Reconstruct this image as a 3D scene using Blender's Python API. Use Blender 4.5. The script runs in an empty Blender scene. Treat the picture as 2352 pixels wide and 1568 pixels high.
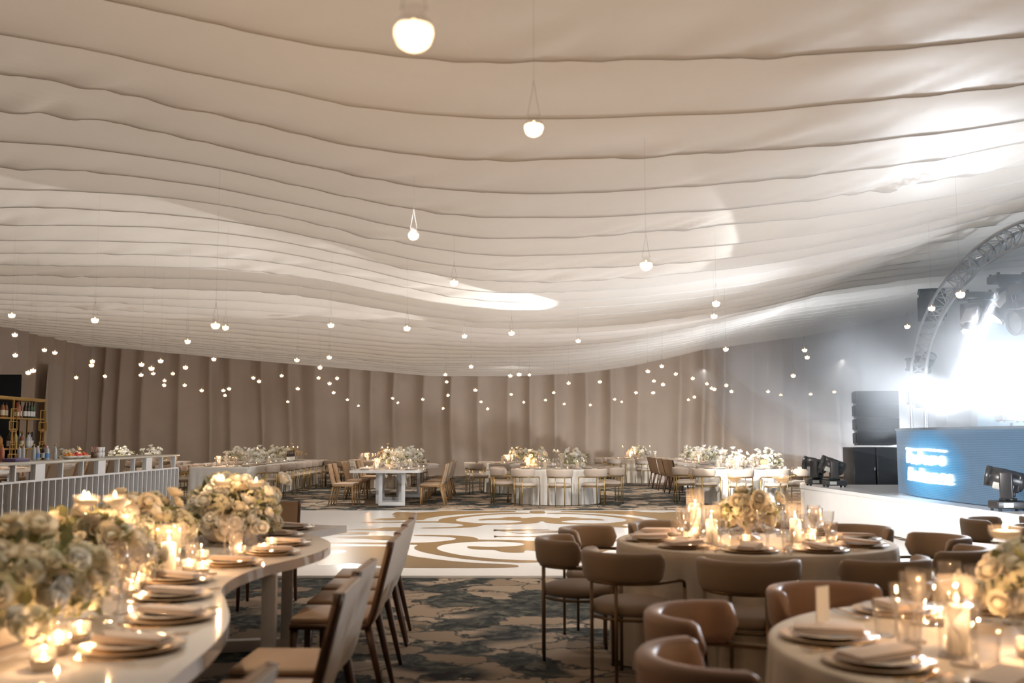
import bpy, bmesh, math, random
from mathutils import Vector, Matrix, Euler, noise
R = random.Random(11)
sc = bpy.context.scene
COL = sc.collection
PI = math.pi
sin, cos, rad = math.sin, math.cos, math.radians

# ------------------------------------------------------------------ camera, world, exposure
W, H = 2352, 1568
F = 35 / 36 * W
PITCH, CAMZ = rad(5.495), 1.44
cam = bpy.data.cameras.new('camera'); cam.lens = 35; cam.sensor_width = 36; cam.clip_end = 200
cam.dof.use_dof = True; cam.dof.focus_distance = 18.0; cam.dof.aperture_fstop = 2.0
camo = bpy.data.objects.new('camera', cam); COL.objects.link(camo)
camo.location = (0, 0, CAMZ); camo.rotation_euler = (PI / 2 + PITCH, 0, 0)
sc.camera = camo
world = bpy.data.worlds.new('hall_above_drape'); sc.world = world; world.use_nodes = True
world.node_tree.nodes['Background'].inputs[0].default_value = (1.0, 0.83, 0.68, 1)
world.node_tree.nodes['Background'].inputs[1].default_value = 0.99
vs = sc.view_settings
vs.view_transform = 'Standard'; vs.look = 'None'; vs.gamma = 1; vs.use_curve_mapping = False
vs.exposure = 0.12
cy = sc.cycles
cy.use_denoising = True; cy.use_adaptive_sampling = True; cy.adaptive_threshold = 0.06
cy.max_bounces = 6; cy.diffuse_bounces = 3; cy.glossy_bounces = 3; cy.transmission_bounces = 4
cy.transparent_max_bounces = 20; cy.volume_bounces = 0
cy.sample_clamp_indirect = 3.0; cy.sample_clamp_direct = 0
cy.caustics_reflective = False; cy.caustics_refractive = False

def lamp(name, kind, loc, energy, color=(1, 1, 1), target=None, size=0.1, angle=30, blend=0.3, parent=None):
    l = bpy.data.lights.new(name, kind); l.energy = energy; l.color = color
    if kind in ('POINT', 'SPOT'): l.shadow_soft_size = size
    if kind == 'SPOT': l.spot_size = rad(angle); l.spot_blend = blend
    if kind == 'AREA': l.size = size
    o = bpy.data.objects.new(name, l); COL.objects.link(o); o.location = loc
    if target is not None:
        o.rotation_euler = (Vector(target) - Vector(loc)).to_track_quat('-Z', 'Y').to_euler()
    if parent: o.parent = parent
    return o

COOL = (0.86, 0.92, 1.0)
WARM = (1.0, 0.58, 0.28)
# beams of the stage fixtures (built with the stage)
lamp('beam', 'SPOT', (7.22, 14.98, 2.15), 1300, COOL, (0.5, 2.0, 1.9), 0.08, 56, 0.9)
lamp('beam', 'SPOT', (7.15, 13.65, 2.1), 1500, COOL, (1.5, 2.0, 1.9), 0.08, 60, 0.9)
lamp('beam', 'SPOT', (6.9, 14.9, 2.0), 1900, COOL, (0.0, 17.0, 2.3), 0.08, 84, 1.0)  # wide wash added to light haze and ceiling, without a fixture
lamp('beam', 'SPOT', (7.2, 15.3, 3.45), 3000, COOL, (6.6, 15.0, 1.6), 0.05, 14, 0.3)
lamp('beam', 'SPOT', (7.2, 14.6, 3.6), 3000, COOL, (6.3, 14.6, 1.6), 0.05, 14, 0.3)
# low beams from the stage that rake the swags from beyond
lamp('beam', 'SPOT', (5.6, 18.1, 1.0), 13000, (1, 0.98, 0.94), (-1.4, 9.6, 3.85), 0.04, 33, 0.06)
lamp('beam', 'SPOT', (5.9, 18.6, 1.0), 8000, (1, 0.98, 0.94), (-6.5, 15.0, 4.3), 0.04, 26, 0.06)
lamp('beam', 'SPOT', (5.9, 18.7, 1.0), 5000, (1, 0.96, 0.90), (-9.5, 22.0, 4.4), 0.04, 16, 0.06)
lamp('beam', 'SPOT', (1.2, 15.0, 3.6), 6500, (1, 0.97, 0.92), (5.6, 22.2, 0.7), 0.03, 15, 0.4)  # unseen spot added over the dance floor to light the far round table
# unseen lamps for the stage fascia, ceiling, tables, floor and curtain
lamp('fascia_fill', 'SPOT', (-2.5, 7.5, 3.6), 6500, (1, 0.97, 0.93), (5.6, 13.6, 0.3), 0.04, 36, 0.5)  # unseen spot added to whiten the stage fascia
lamp('unseen_uplight', 'SPOT', (7.4, 7.4, 0.8), 1050, COOL, (3.5, 16.0, 5.0), 0.25, 125, 1.0)  # added off-frame to brighten the right of the ceiling
lamp('unseen_uplight', 'SPOT', (9.3, 23.2, 0.5), 4800, COOL, (8.6, 28.5, 5.5), 0.2, 140, 1.0)  # inferred from the white-lit curtain behind the speakers
lamp('unseen_uplight', 'SPOT', (8.9, 23.0, 0.5), 3200, (0.95, 0.95, 1.0), (-1.0, 20.5, 3.8), 0.15, 62, 1.0)  # added behind the subwoofers to lift the far ceiling
for x, y, e, ang in ((-1.9, 3.9, 150, 62), (-2.0, 6.2, 110, 56), (1.9, 3.3, 120, 56), (1.62, 6.8, 80, 40)):
    lamp('table_fill', 'SPOT', (x, y, 3.5), e, (1.0, 0.84, 0.64), (x, y, 0), 0.015, ang, 0.9)  # unseen spots added above the near tables to brighten flowers and cloths
lamp('fill_wash', 'SPOT', (0.2, 8.8, 3.55), 200, (1.0, 0.9, 0.78), (0.2, 9.4, 0), 0.015, 100, 1.0)  # added to brighten the carpet before the dance floor
lamp('unseen_uplight', 'SPOT', (8.5, 14.0, 0.7), 1000, COOL, (7.6, 20.5, 5.6), 0.25, 130, 1.0)  # added off-frame to brighten the ceiling beyond the arch
WASHC = (1.0, 0.95, 0.88)
for x, y, e, tx, ty in ((-2.5, 13.0, 512, -2.0, 14.0), (2.5, 13.0, 512, 2.0, 14.0), (0.0, 18.0, 512, 0.0, 18.5), (4.0, 19.0, 403, 4.0, 20), (-4.0, 22.8, 403, -4.0, 20.5),
                        (-9.5, 25.0, 465, -9.0, 27), (-3.0, 26.0, 465, -3.0, 27.5), (3.0, 26.0, 465, 3.0, 28), (9.0, 27.0, 403, 9.0, 29),
                        (-12.0, 31.0, 183, -12.0, 35), (-6.0, 31.0, 183, -6.0, 35), (0.0, 31.0, 255, 0.0, 35), (6.0, 31.0, 255, 6.0, 35), (12.0, 31.0, 162, 12.0, 35), (-9.5, 18.0, 232, -10.5, 19)):
    lamp('fill_wash', 'SPOT', (x, y, 3.55), e, WASHC, (tx, ty, 0), 0.015, 125, 1.0)  # unseen washes added to brighten dance floor, far tables and curtain

# ------------------------------------------------------------------ projection helpers
def ray(u, v):
    x, up = (u - W / 2) / F, (H / 2 - v) / F
    return Vector((x, cos(PITCH) - up * sin(PITCH), up * cos(PITCH) + sin(PITCH)))
def onz(u, v, z=0.0):
    d = ray(u, v); return Vector((0, 0, CAMZ)) + d * ((z - CAMZ) / d.z)
def ony(u, v, y):
    d = ray(u, v); return Vector((0, 0, CAMZ)) + d * (y / d.y)
def project(p):
    q = Vector(p) - Vector((0, 0, CAMZ))
    dep = q.y * cos(PITCH) + q.z * sin(PITCH); up = q.z * cos(PITCH) - q.y * sin(PITCH)
    return W / 2 + F * q.x / dep, H / 2 - F * up / dep

# ------------------------------------------------------------------ materials
MATS = {}
def mat(name, col, rough=0.5, metal=0.0, var=0.12, vscale=8.0, bump=0.0, bscale=60.0, bdist=0.01, spec=0.5, sss=0.0, coat=0.0, sheen=0.0, trans=0.0):
    if name in MATS: return MATS[name]
    m = bpy.data.materials.new(name); m.use_nodes = True; MATS[name] = m
    nt = m.node_tree; N, L = nt.nodes, nt.links
    b = N['Principled BSDF']
    b.inputs['Roughness'].default_value = rough; b.inputs['Metallic'].default_value = metal
    b.inputs['Specular IOR Level'].default_value = spec
    b.inputs['Coat Weight'].default_value = coat; b.inputs['Sheen Weight'].default_value = sheen
    tc = N.new('ShaderNodeTexCoord')
    nz = N.new('ShaderNodeTexNoise'); nz.inputs['Scale'].default_value = vscale; nz.inputs['Detail'].default_value = 3
    L.new(tc.outputs['Object'], nz.inputs['Vector'])
    mx = N.new('ShaderNodeMix'); mx.data_type = 'RGBA'
    mx.inputs['A'].default_value = (*[c * (1 - var) for c in col], 1)
    mx.inputs['B'].default_value = (*[min(1, c * (1 + var)) for c in col], 1)
    L.new(nz.outputs['Fac'], mx.inputs['Factor']); L.new(mx.outputs['Result'], b.inputs['Base Color'])
    if sss:
        b.inputs['Subsurface Weight'].default_value = sss; b.inputs['Subsurface Scale'].default_value = 0.02
    if bump:
        n2 = N.new('ShaderNodeTexNoise'); n2.inputs['Scale'].default_value = bscale; n2.inputs['Detail'].default_value = 4
        L.new(tc.outputs['Object'], n2.inputs['Vector'])
        bp = N.new('ShaderNodeBump'); bp.inputs['Strength'].default_value = bump; bp.inputs['Distance'].default_value = bdist
        L.new(n2.outputs['Fac'], bp.inputs['Height']); L.new(bp.outputs['Normal'], b.inputs['Normal'])
    if trans:   # thin cloth or petal that lets light through
        t = N.new('ShaderNodeBsdfTranslucent'); L.new(mx.outputs['Result'], t.inputs['Color'])
        ms = N.new('ShaderNodeMixShader'); ms.inputs[0].default_value = trans
        L.new(b.outputs[0], ms.inputs[1]); L.new(t.outputs[0], ms.inputs[2]); L.new(ms.outputs[0], N['Material Output'].inputs[0])
    return m

def emit(name, col, strength, sample=False, var=0.0, vscale=5):
    m = bpy.data.materials.new(name); m.use_nodes = True; MATS[name] = m
    nt = m.node_tree; nt.nodes.clear()
    e = nt.nodes.new('ShaderNodeEmission'); e.inputs[0].default_value = (*col, 1); e.inputs[1].default_value = strength
    o = nt.nodes.new('ShaderNodeOutputMaterial'); nt.links.new(e.outputs[0], o.inputs[0])
    if var:
        nz = nt.nodes.new('ShaderNodeTexNoise'); nz.inputs['Scale'].default_value = vscale
        tc = nt.nodes.new('ShaderNodeTexCoord'); nt.links.new(tc.outputs['Object'], nz.inputs['Vector'])
        mx = nt.nodes.new('ShaderNodeMix'); mx.data_type = 'RGBA'
        mx.inputs['A'].default_value = (*[c * (1 - var) for c in col], 1); mx.inputs['B'].default_value = (*col, 1)
        nt.links.new(nz.outputs['Fac'], mx.inputs['Factor']); nt.links.new(mx.outputs['Result'], e.inputs[0])
    m.cycles.emission_sampling = 'AUTO' if sample else 'NONE'
    return m

def thin_glass(name, tint=(1, 1, 1), gloss=0.3, haze=0.03):
    m = bpy.data.materials.new(name); m.use_nodes = True; MATS[name] = m
    nt = m.node_tree; nt.nodes.clear(); N, L = nt.nodes, nt.links
    t = N.new('ShaderNodeBsdfTransparent'); t.inputs[0].default_value = (*tint, 1)
    g = N.new('ShaderNodeBsdfGlossy'); g.inputs['Roughness'].default_value = 0.04
    lw = N.new('ShaderNodeLayerWeight'); lw.inputs[0].default_value = 0.5
    pw = N.new('ShaderNodeMath'); pw.operation = 'POWER'; pw.inputs[1].default_value = 1.9; L.new(lw.outputs['Facing'], pw.inputs[0])
    ma = N.new('ShaderNodeMath'); ma.operation = 'MULTIPLY_ADD'; ma.inputs[1].default_value = gloss; ma.inputs[2].default_value = 0.045; L.new(pw.outputs[0], ma.inputs[0])
    nz = N.new('ShaderNodeTexNoise'); nz.inputs['Scale'].default_value = 25
    tc = N.new('ShaderNodeTexCoord'); L.new(tc.outputs['Object'], nz.inputs['Vector'])
    bp = N.new('ShaderNodeBump'); bp.inputs['Strength'].default_value = 0.05; L.new(nz.outputs['Fac'], bp.inputs['Height'])
    L.new(bp.outputs['Normal'], g.inputs['Normal'])
    ms = N.new('ShaderNodeMixShader'); L.new(ma.outputs[0], ms.inputs[0])
    df = N.new('ShaderNodeBsdfDiffuse'); df.inputs[0].default_value = (0.85, 0.80, 0.76, 1)
    m0 = N.new('ShaderNodeMixShader'); m0.inputs[0].default_value = haze
    L.new(t.outputs[0], m0.inputs[1]); L.new(df.outputs[0], m0.inputs[2])
    L.new(m0.outputs[0], ms.inputs[1]); L.new(g.outputs[0], ms.inputs[2])
    o = N.new('ShaderNodeOutputMaterial'); L.new(ms.outputs[0], o.inputs[0])
    return m

GLASS = thin_glass('clear_glass', (0.98, 0.98, 0.98), 0.5, 0.04)
CUT = thin_glass('cut_crystal', (0.97, 0.96, 0.95), 0.9, 0.10)
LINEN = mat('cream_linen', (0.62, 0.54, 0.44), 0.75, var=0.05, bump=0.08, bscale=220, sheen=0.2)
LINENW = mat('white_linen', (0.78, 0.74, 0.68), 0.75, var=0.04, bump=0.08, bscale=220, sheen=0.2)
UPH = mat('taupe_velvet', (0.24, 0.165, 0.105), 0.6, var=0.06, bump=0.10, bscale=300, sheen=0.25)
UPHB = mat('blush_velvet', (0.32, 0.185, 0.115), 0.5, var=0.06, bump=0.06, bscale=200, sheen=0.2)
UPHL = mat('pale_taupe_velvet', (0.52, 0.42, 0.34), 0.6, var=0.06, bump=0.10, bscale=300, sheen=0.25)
BRONZE = mat('antique_bronze', (0.16, 0.10, 0.05), 0.35, 0.75, var=0.15)
BRASS = mat('brushed_brass', (0.48, 0.33, 0.13), 0.32, 0.9, var=0.1)
TAN = mat('tan_leather', (0.38, 0.25, 0.15), 0.5, var=0.08, bump=0.05, bscale=150)
CREAMB = mat('cream_leather', (0.60, 0.52, 0.44), 0.5, var=0.06, bump=0.05, bscale=150)
WALNUT = mat('walnut_edge', (0.10, 0.045, 0.022), 0.4, var=0.25, vscale=20)
OAK = mat('oak_edge', (0.36, 0.21, 0.09), 0.4, var=0.2, vscale=20)
LACQ = mat('white_lacquer', (0.80, 0.77, 0.74), 0.065, var=0.03, spec=0.5)
WHITEP = mat('white_paint', (0.82, 0.80, 0.78), 0.35, var=0.03)
CERAM = mat('glazed_ceramic', (0.80, 0.72, 0.62), 0.2, var=0.04)
CHARGER = mat('stone_charger', (0.60, 0.45, 0.30), 0.35, var=0.12, vscale=14)
NAPK = mat('blush_napkin', (0.66, 0.54, 0.46), 0.8, var=0.05, bump=0.1, bscale=200)
GOLDC = mat('gold_flatware', (0.55, 0.32, 0.12), 0.25, 0.9, var=0.08)
SILV = mat('steel_flatware', (0.72, 0.72, 0.72), 0.18, 0.95, var=0.05)
ROSE = mat('ivory_rose_petal', (0.86, 0.77, 0.60), 0.6, var=0.08, trans=0.3)
ROSEW = mat('white_rose_petal', (0.88, 0.85, 0.77), 0.6, var=0.06, trans=0.3)
ROSEG = mat('golden_rose_petal', (0.74, 0.56, 0.33), 0.6, var=0.1, trans=0.3)
FILL = mat('hydrangea_floret', (0.68, 0.65, 0.47), 0.7, var=0.2, vscale=30, trans=0.3)
LEAF = mat('dusty_green_leaf', (0.20, 0.20, 0.085), 0.6, var=0.3, vscale=15, trans=0.2)
WAX = mat('ivory_wax', (0.95, 0.86, 0.72), 0.45, var=0.03, trans=0.6)
MOSS = mat('pale_moss', (0.40, 0.37, 0.22), 0.9, var=0.4, vscale=30)
FLAME = emit('candle_flame', (1.0, 0.66, 0.30), 14)
WICK = mat('wick', (0.03, 0.02, 0.02), 0.9)
WIRE = mat('steel_wire', (0.35, 0.32, 0.30), 0.4, 0.6)
BLACKP = mat('black_plastic', (0.02, 0.02, 0.022), 0.35, var=0.2)
DARKG = mat('dark_grey_metal', (0.06, 0.06, 0.065), 0.4, 0.3)
GREYP = mat('silver_grey_plastic', (0.42, 0.42, 0.40), 0.35, var=0.05)
ALU = mat('aluminium', (0.72, 0.72, 0.74), 0.3, 0.8, var=0.05)
GRILLE = mat('speaker_grille', (0.035, 0.035, 0.04), 0.6, bump=0.4, bscale=400)
MIRROR = mat('mirror', (0.86, 0.84, 0.82), 0.02, 1.0, var=0.01)
BARTOP = mat('pale_stone', (0.55, 0.52, 0.44), 0.2, var=0.06)
LENS = emit('lit_lens', (0.92, 0.96, 1.0), 60)
LENSOFF = mat('glass_lens', (0.25, 0.27, 0.28), 0.08, 0.6, var=0.1)

# ------------------------------------------------------------------ mesh helpers
class MB:
    def __init__(s): s.v = []; s.f = []; s.sm = []; s.mi = []; s.cur = 0
    def add(s, vs_, fs_, smooth=True):
        o = len(s.v); s.v += [tuple(p) for p in vs_]
        for f in fs_:
            s.f.append(tuple(i + o for i in f)); s.sm.append(smooth); s.mi.append(s.cur)
        return s
    def box(s, x0, x1, y0, y1, z0, z1, b=0.0, M=None):
        bm = bmesh.new(); bmesh.ops.create_cube(bm, size=1)
        for q in bm.verts: q.co = ((x0 + x1) / 2 + q.co.x * (x1 - x0), (y0 + y1) / 2 + q.co.y * (y1 - y0), (z0 + z1) / 2 + q.co.z * (z1 - z0))
        if b: bmesh.ops.bevel(bm, geom=bm.edges[:], offset=b, segments=3, profile=0.5, affect='EDGES')
        bm.verts.index_update()
        s.add([(M @ q.co) if M else q.co.copy() for q in bm.verts], [[q.index for q in f.verts] for f in bm.faces], bool(b)); bm.free(); return s
    def lathe(s, prof, n=16, c=(0, 0, 0), rib=0.0, ribn=0, ax='z', cap=True):
        vs_, fs_ = [], []
        for (r, z) in prof:
            for k in range(n):
                a = 2 * PI * k / n; rr = r * (1 + (rib * cos(ribn * a) if rib else 0))
                p = (rr * cos(a), rr * sin(a), z)
                if ax == 'y': p = (p[0], p[2], p[1])
                if ax == 'x': p = (p[2], p[0], p[1])
                vs_.append((p[0] + c[0], p[1] + c[1], p[2] + c[2]))
        for i in range(len(prof) - 1):
            for k in range(n):
                k2 = (k + 1) % n; fs_.append((i * n + k, i * n + k2, (i + 1) * n + k2, (i + 1) * n + k))
        if cap:
            if prof[0][0] > 1e-5: fs_.append(tuple(range(n))[::-1])
            if prof[-1][0] > 1e-5: fs_.append(tuple((len(prof) - 1) * n + k for k in range(n)))
        return s.add(vs_, fs_)
    def tube(s, pts, r, n=8, closed=False, cap=True, sec=None):
        pts = [Vector(p) for p in pts]; m = len(pts); vs_, fs_ = [], []
        prev = None
        for i, p in enumerate(pts):
            a = pts[(i - 1) % m] if (closed or i > 0) else p
            b = pts[(i + 1) % m] if (closed or i < m - 1) else p
            t = (b - a).normalized()
            if prev is None:
                up = Vector((0, 0, 1)) if abs(t.z) < 0.9 else Vector((1, 0, 0))
                nx = t.cross(up).normalized()
            else:
                nx = (prev - t * prev.dot(t)).normalized()
            prev = nx; ny = t.cross(nx)
            rr = r[i] if isinstance(r, (list, tuple)) else r
            for k in range(n):
                if sec: ox, oy = sec[k][0] * rr, sec[k][1] * rr
                else: ox, oy = rr * cos(2 * PI * k / n), rr * sin(2 * PI * k / n)
                vs_.append(p + nx * ox + ny * oy)
        for i in range(m if closed else m - 1):
            for k in range(n):
                i2, k2 = (i + 1) % m, (k + 1) % n
                fs_.append((i * n + k, i * n + k2, i2 * n + k2, i2 * n + k))
        if cap and not closed:
            fs_.append(tuple(range(n))[::-1]); fs_.append(tuple((m - 1) * n + k for k in range(n)))
        return s.add(vs_, fs_)
    def slab(s, pts, z0, z1, smooth=False):
        n = len(pts)
        s.add([(p[0], p[1], z0) for p in pts] + [(p[0], p[1], z1) for p in pts],
              [tuple(range(n))[::-1], tuple(range(n, 2 * n))] + [(i, (i + 1) % n, n + (i + 1) % n, n + i) for i in range(n)], smooth)
        return s
    def mesh(s, name, *mats):
        me = bpy.data.meshes.new(name); me.from_pydata(s.v, [], s.f)
        me.polygons.foreach_set('use_smooth', s.sm)
        for m in mats: me.materials.append(m)
        if len(mats) > 1: me.polygons.foreach_set('material_index', s.mi)
        me.update(); return me

def sphere_prof(r, z, n=8, a0=-PI / 2, a1=PI / 2, sq=1.0):
    return [(max(r * cos(a0 + (a1 - a0) * i / n), 1e-6), z + sq * r * sin(a0 + (a1 - a0) * i / n)) for i in range(n + 1)]

# ------------------------------------------------------------------ object helpers
def obj(name, me, parent=None, loc=(0, 0, 0), rot=(0, 0, 0), sca=1, **props):
    o = bpy.data.objects.new(name, me); COL.objects.link(o)
    o.location = loc; o.rotation_euler = rot
    o.scale = sca if isinstance(sca, (tuple, list)) else (sca,) * 3
    if parent: o.parent = parent
    for k, v in props.items():
        if v is not None: o[k] = v
    return o
def PR(name, me=None, kids=(), loc=(0, 0, 0), rot=(0, 0, 0), sca=1, label=None, kind=None, light=None):
    return dict(name=name, me=me, kids=list(kids), loc=loc, rot=rot, sca=sca, label=label, kind=kind, light=light)
def inst(p, loc, rz=0.0, label=None, cat=None, group=None, rot=None, sca=1):
    o = obj(p['name'], p['me'], None, loc, rot or (0, 0, rz), sca, label=label, category=cat, group=group, kind=p['kind'])
    def kid(q, par):
        if q['light']:
            l = bpy.data.objects.new(q['name'], q['light']); COL.objects.link(l); l.location = q['loc']; l.parent = par; return
        c = obj(q['name'], q['me'], par, q['loc'], q['rot'], q['sca'], label=q['label'], kind=q['kind'])
        for k in q['kids']: kid(k, c)
    for k in p['kids']: kid(k, o)
    return o
ORD = 'first second third fourth fifth sixth seventh eighth ninth tenth eleventh twelfth thirteenth fourteenth fifteenth sixteenth seventeenth eighteenth nineteenth twentieth'.split()
def ordinal(i):
    if i < 20: return ORD[i]
    t = {2: 'twenty', 3: 'thirty', 4: 'forty', 5: 'fifty', 6: 'sixty'}[(i + 1) // 10]
    return (t[:-1] + 'ieth') if (i + 1) % 10 == 0 else t + '-' + ORD[(i + 1) % 10 - 1]
AUTO = {}
def auto(o, template, group):
    AUTO.setdefault((template, group), []).append(o); return o
def finish_labels():
    bpy.context.view_layer.update()
    for (t, g), os_ in AUTO.items():
        os_.sort(key=lambda o: project(o.matrix_world.translation)[0])
        for i, o in enumerate(os_):
            o['label'] = t.format(n=ordinal(i)); o['group'] = g
def struct(name, me, **kw):
    return obj(name, me, kind='structure', **kw)
# ------------------------------------------------------------------ the hall: carpet, ceiling drape, curtains
XL, XR, YF, YB = -16.2, 16.2, -5.0, 37.6
def lerp(a, b, t): return a + (b - a) * t
def sstep(t): t = max(0, min(1, t)); return t * t * (3 - 2 * t)
def ceil_base(x, y):
    if x < 0:
        a = 0.85 * (1 - math.exp(-(x / 3.1) ** 2)); b = max(0, -x - 3) * 0.088
        r = lerp(a, b, sstep((y - 14) / 16))
    else:
        r = 0.02 * x * x if x < 7 else 0.98 + 0.13 * (x - 7)
        r += 0.09 * max(0, x - 11) * sstep((y - 24) / 10)
    return 3.77 + r

def carpet_mat():
    m = bpy.data.materials.new('patterned_carpet'); m.use_nodes = True; nt = m.node_tree; N, L = nt.nodes, nt.links
    b = N['Principled BSDF']; b.inputs['Roughness'].default_value = 0.9; b.inputs['Specular IOR Level'].default_value = 0.15
    tc = N.new('ShaderNodeTexCoord')
    warp = N.new('ShaderNodeTexNoise'); warp.inputs['Scale'].default_value = 2.2; warp.inputs['Detail'].default_value = 7; warp.inputs['Roughness'].default_value = 0.62
    L.new(tc.outputs['Object'], warp.inputs['Vector'])
    sub = N.new('ShaderNodeVectorMath'); sub.operation = 'SUBTRACT'; sub.inputs[1].default_value = (0.5, 0.5, 0.5); L.new(warp.outputs['Color'], sub.inputs[0])
    mul = N.new('ShaderNodeVectorMath'); mul.operation = 'MULTIPLY_ADD'; mul.inputs[1].default_value = (0.75, 0.75, 0)
    L.new(sub.outputs[0], mul.inputs[0]); L.new(tc.outputs['Object'], mul.inputs[2])
    vor = N.new('ShaderNodeTexVoronoi'); vor.inputs['Scale'].default_value = 2.3; L.new(mul.outputs[0], vor.inputs['Vector'])
    edge = N.new('ShaderNodeTexVoronoi'); edge.feature = 'DISTANCE_TO_EDGE'; edge.inputs['Scale'].default_value = 2.3; L.new(mul.outputs[0], edge.inputs['Vector'])
    big = N.new('ShaderNodeTexNoise'); big.inputs['Scale'].default_value = 0.45; big.inputs['Detail'].default_value = 2; L.new(tc.outputs['Object'], big.inputs['Vector'])
    fine = N.new('ShaderNodeTexNoise'); fine.inputs['Scale'].default_value = 9; fine.inputs['Detail'].default_value = 5; L.new(mul.outputs[0], fine.inputs['Vector'])
    def mth(op, a, c, clamp=False):
        n = N.new('ShaderNodeMath'); n.operation = op; n.use_clamp = clamp
        for i, q in enumerate((a, c)):
            if isinstance(q, (int, float)): n.inputs[i].default_value = q
            else: L.new(q, n.inputs[i])
        return n.outputs[0]
    sep = N.new('ShaderNodeSeparateColor'); L.new(vor.outputs['Color'], sep.inputs[0])
    # stones show where a cell's own random number is under what the large noise allows
    val = mth('ADD', sep.outputs[0], mth('MULTIPLY', mth('SUBTRACT', big.outputs['Fac'], 0.5), 2.6))
    stone = mth('MULTIPLY', mth('SUBTRACT', val, 0.42), 14, True)
    crack = mth('MULTIPLY', mth('SUBTRACT', edge.outputs['Distance'], 0.018), 40, True)
    stone = mth('MULTIPLY', stone, crack)
    dark = N.new('ShaderNodeValToRGB'); e = dark.color_ramp.elements
    e[0].position = 0.36; e[0].color = (0.014, 0.015, 0.016, 1); e[1].position = 0.66; e[1].color = (0.13, 0.125, 0.10, 1)
    k = e.new(0.5); k.color = (0.045, 0.048, 0.045, 1); L.new(fine.outputs['Fac'], dark.inputs[0])
    lite = N.new('ShaderNodeMix'); lite.data_type = 'RGBA'; lite.inputs['A'].default_value = (0.24, 0.175, 0.12, 1); lite.inputs['B'].default_value = (0.42, 0.33, 0.25, 1)
    L.new(sep.outputs[1], lite.inputs['Factor'])
    br = N.new('ShaderNodeTexVoronoi'); br.feature = 'DISTANCE_TO_EDGE'; br.inputs['Scale'].default_value = 0.9
    w2 = N.new('ShaderNodeVectorMath'); w2.operation = 'MULTIPLY_ADD'; w2.inputs[1].default_value = (1.1, 1.1, 0); L.new(sub.outputs[0], w2.inputs[0]); L.new(tc.outputs['Object'], w2.inputs[2]); L.new(w2.outputs[0], br.inputs['Vector'])
    branch = mth('MULTIPLY', mth('SUBTRACT', br.outputs['Distance'], 0.006), 120, True)
    mx = N.new('ShaderNodeMix'); mx.data_type = 'RGBA'; L.new(mth('MULTIPLY', stone, branch), mx.inputs['Factor'])
    L.new(dark.outputs['Color'], mx.inputs['A']); L.new(lite.outputs['Result'], mx.inputs['B']); L.new(mx.outputs['Result'], b.inputs['Base Color'])
    bp = N.new('ShaderNodeBump'); bp.inputs['Strength'].default_value = 0.3; bp.inputs['Distance'].default_value = 0.01
    pile = N.new('ShaderNodeTexNoise'); pile.inputs['Scale'].default_value = 250; L.new(tc.outputs['Object'], pile.inputs['Vector'])
    L.new(pile.outputs['Fac'], bp.inputs['Height']); L.new(bp.outputs['Normal'], b.inputs['Normal'])
    return m
struct('floor', MB().box(XL, XR, YF, YB, -0.1, 0).mesh('floor', carpet_mat()))

# ceiling: strips of voile hung across the hall, each sagging to a lip above the start of the next
def ceiling():
    mb = MB(); step = 0.07; nx = int((XR - XL + 0.8) / step)
    seams = [1.6 + 1.065 * i for i in range(34)]
    prof = [(-0.06, 0.125), (0.0, 0.10), (0.12, 0.062), (0.25, 0.028), (0.38, 0.0), (0.5, -0.022), (0.6, -0.037), (0.7, -0.051), (0.78, -0.061), (0.86, -0.069), (0.93, -0.076), (0.992, -0.082), (0.9925, -0.087), (0.995, -0.087), (0.998, 0.06), (1.0, 0.25)]
    for si in range(-1, len(seams)):
        y0 = 1.6 + 1.065 * si
        vs_, fs_ = [], []
        for i in range(nx + 1):
            x = XL - 0.4 + i * step
            wav = 0.028 * noise.noise((x * 0.22, si * 3.1, 0)) + 0.010 * noise.noise((x * 0.9, si * 5.7, 4))
            wy = 0.09 * noise.noise((x * 0.13, si * 0.9, 9))
            for (t, dz) in prof:
                y = y0 + t * 1.065 + wy
                low = max(0, min(1, (t - 0.35) / 0.4))
                act = max(0.0, noise.noise((x * 0.35, si * 2.3, 21)) + 0.22)
                wr = low * act * (0.10 * (0.5 - abs(noise.noise((x * 2.6 + t * 3.4, si * 7.3, t * 0.8)))) + 0.02 * noise.noise((x * 7 + t * 5, si * 3.3, t * 2))) + 0.010 * noise.noise((x * 1.6 + t * 2.2, si * 4.1, t * 2))
                vs_.append((x, y, ceil_base(x, y) + dz + wav * (0.4 + 0.6 * low) + wr))
        m = len(prof)
        for i in range(nx):
            for k in range(m - 1): fs_.append((i * m + k, i * m + k + 1, (i + 1) * m + k + 1, (i + 1) * m + k))
        o = len(mb.f); mb.add(vs_, fs_)
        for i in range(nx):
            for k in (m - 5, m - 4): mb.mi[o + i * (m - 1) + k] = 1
    return mb
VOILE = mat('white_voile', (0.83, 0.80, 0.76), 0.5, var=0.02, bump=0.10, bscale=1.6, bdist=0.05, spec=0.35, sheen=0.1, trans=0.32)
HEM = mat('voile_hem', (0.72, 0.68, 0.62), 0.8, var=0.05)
struct('ceiling', ceiling().mesh('ceiling', VOILE, HEM))

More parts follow.
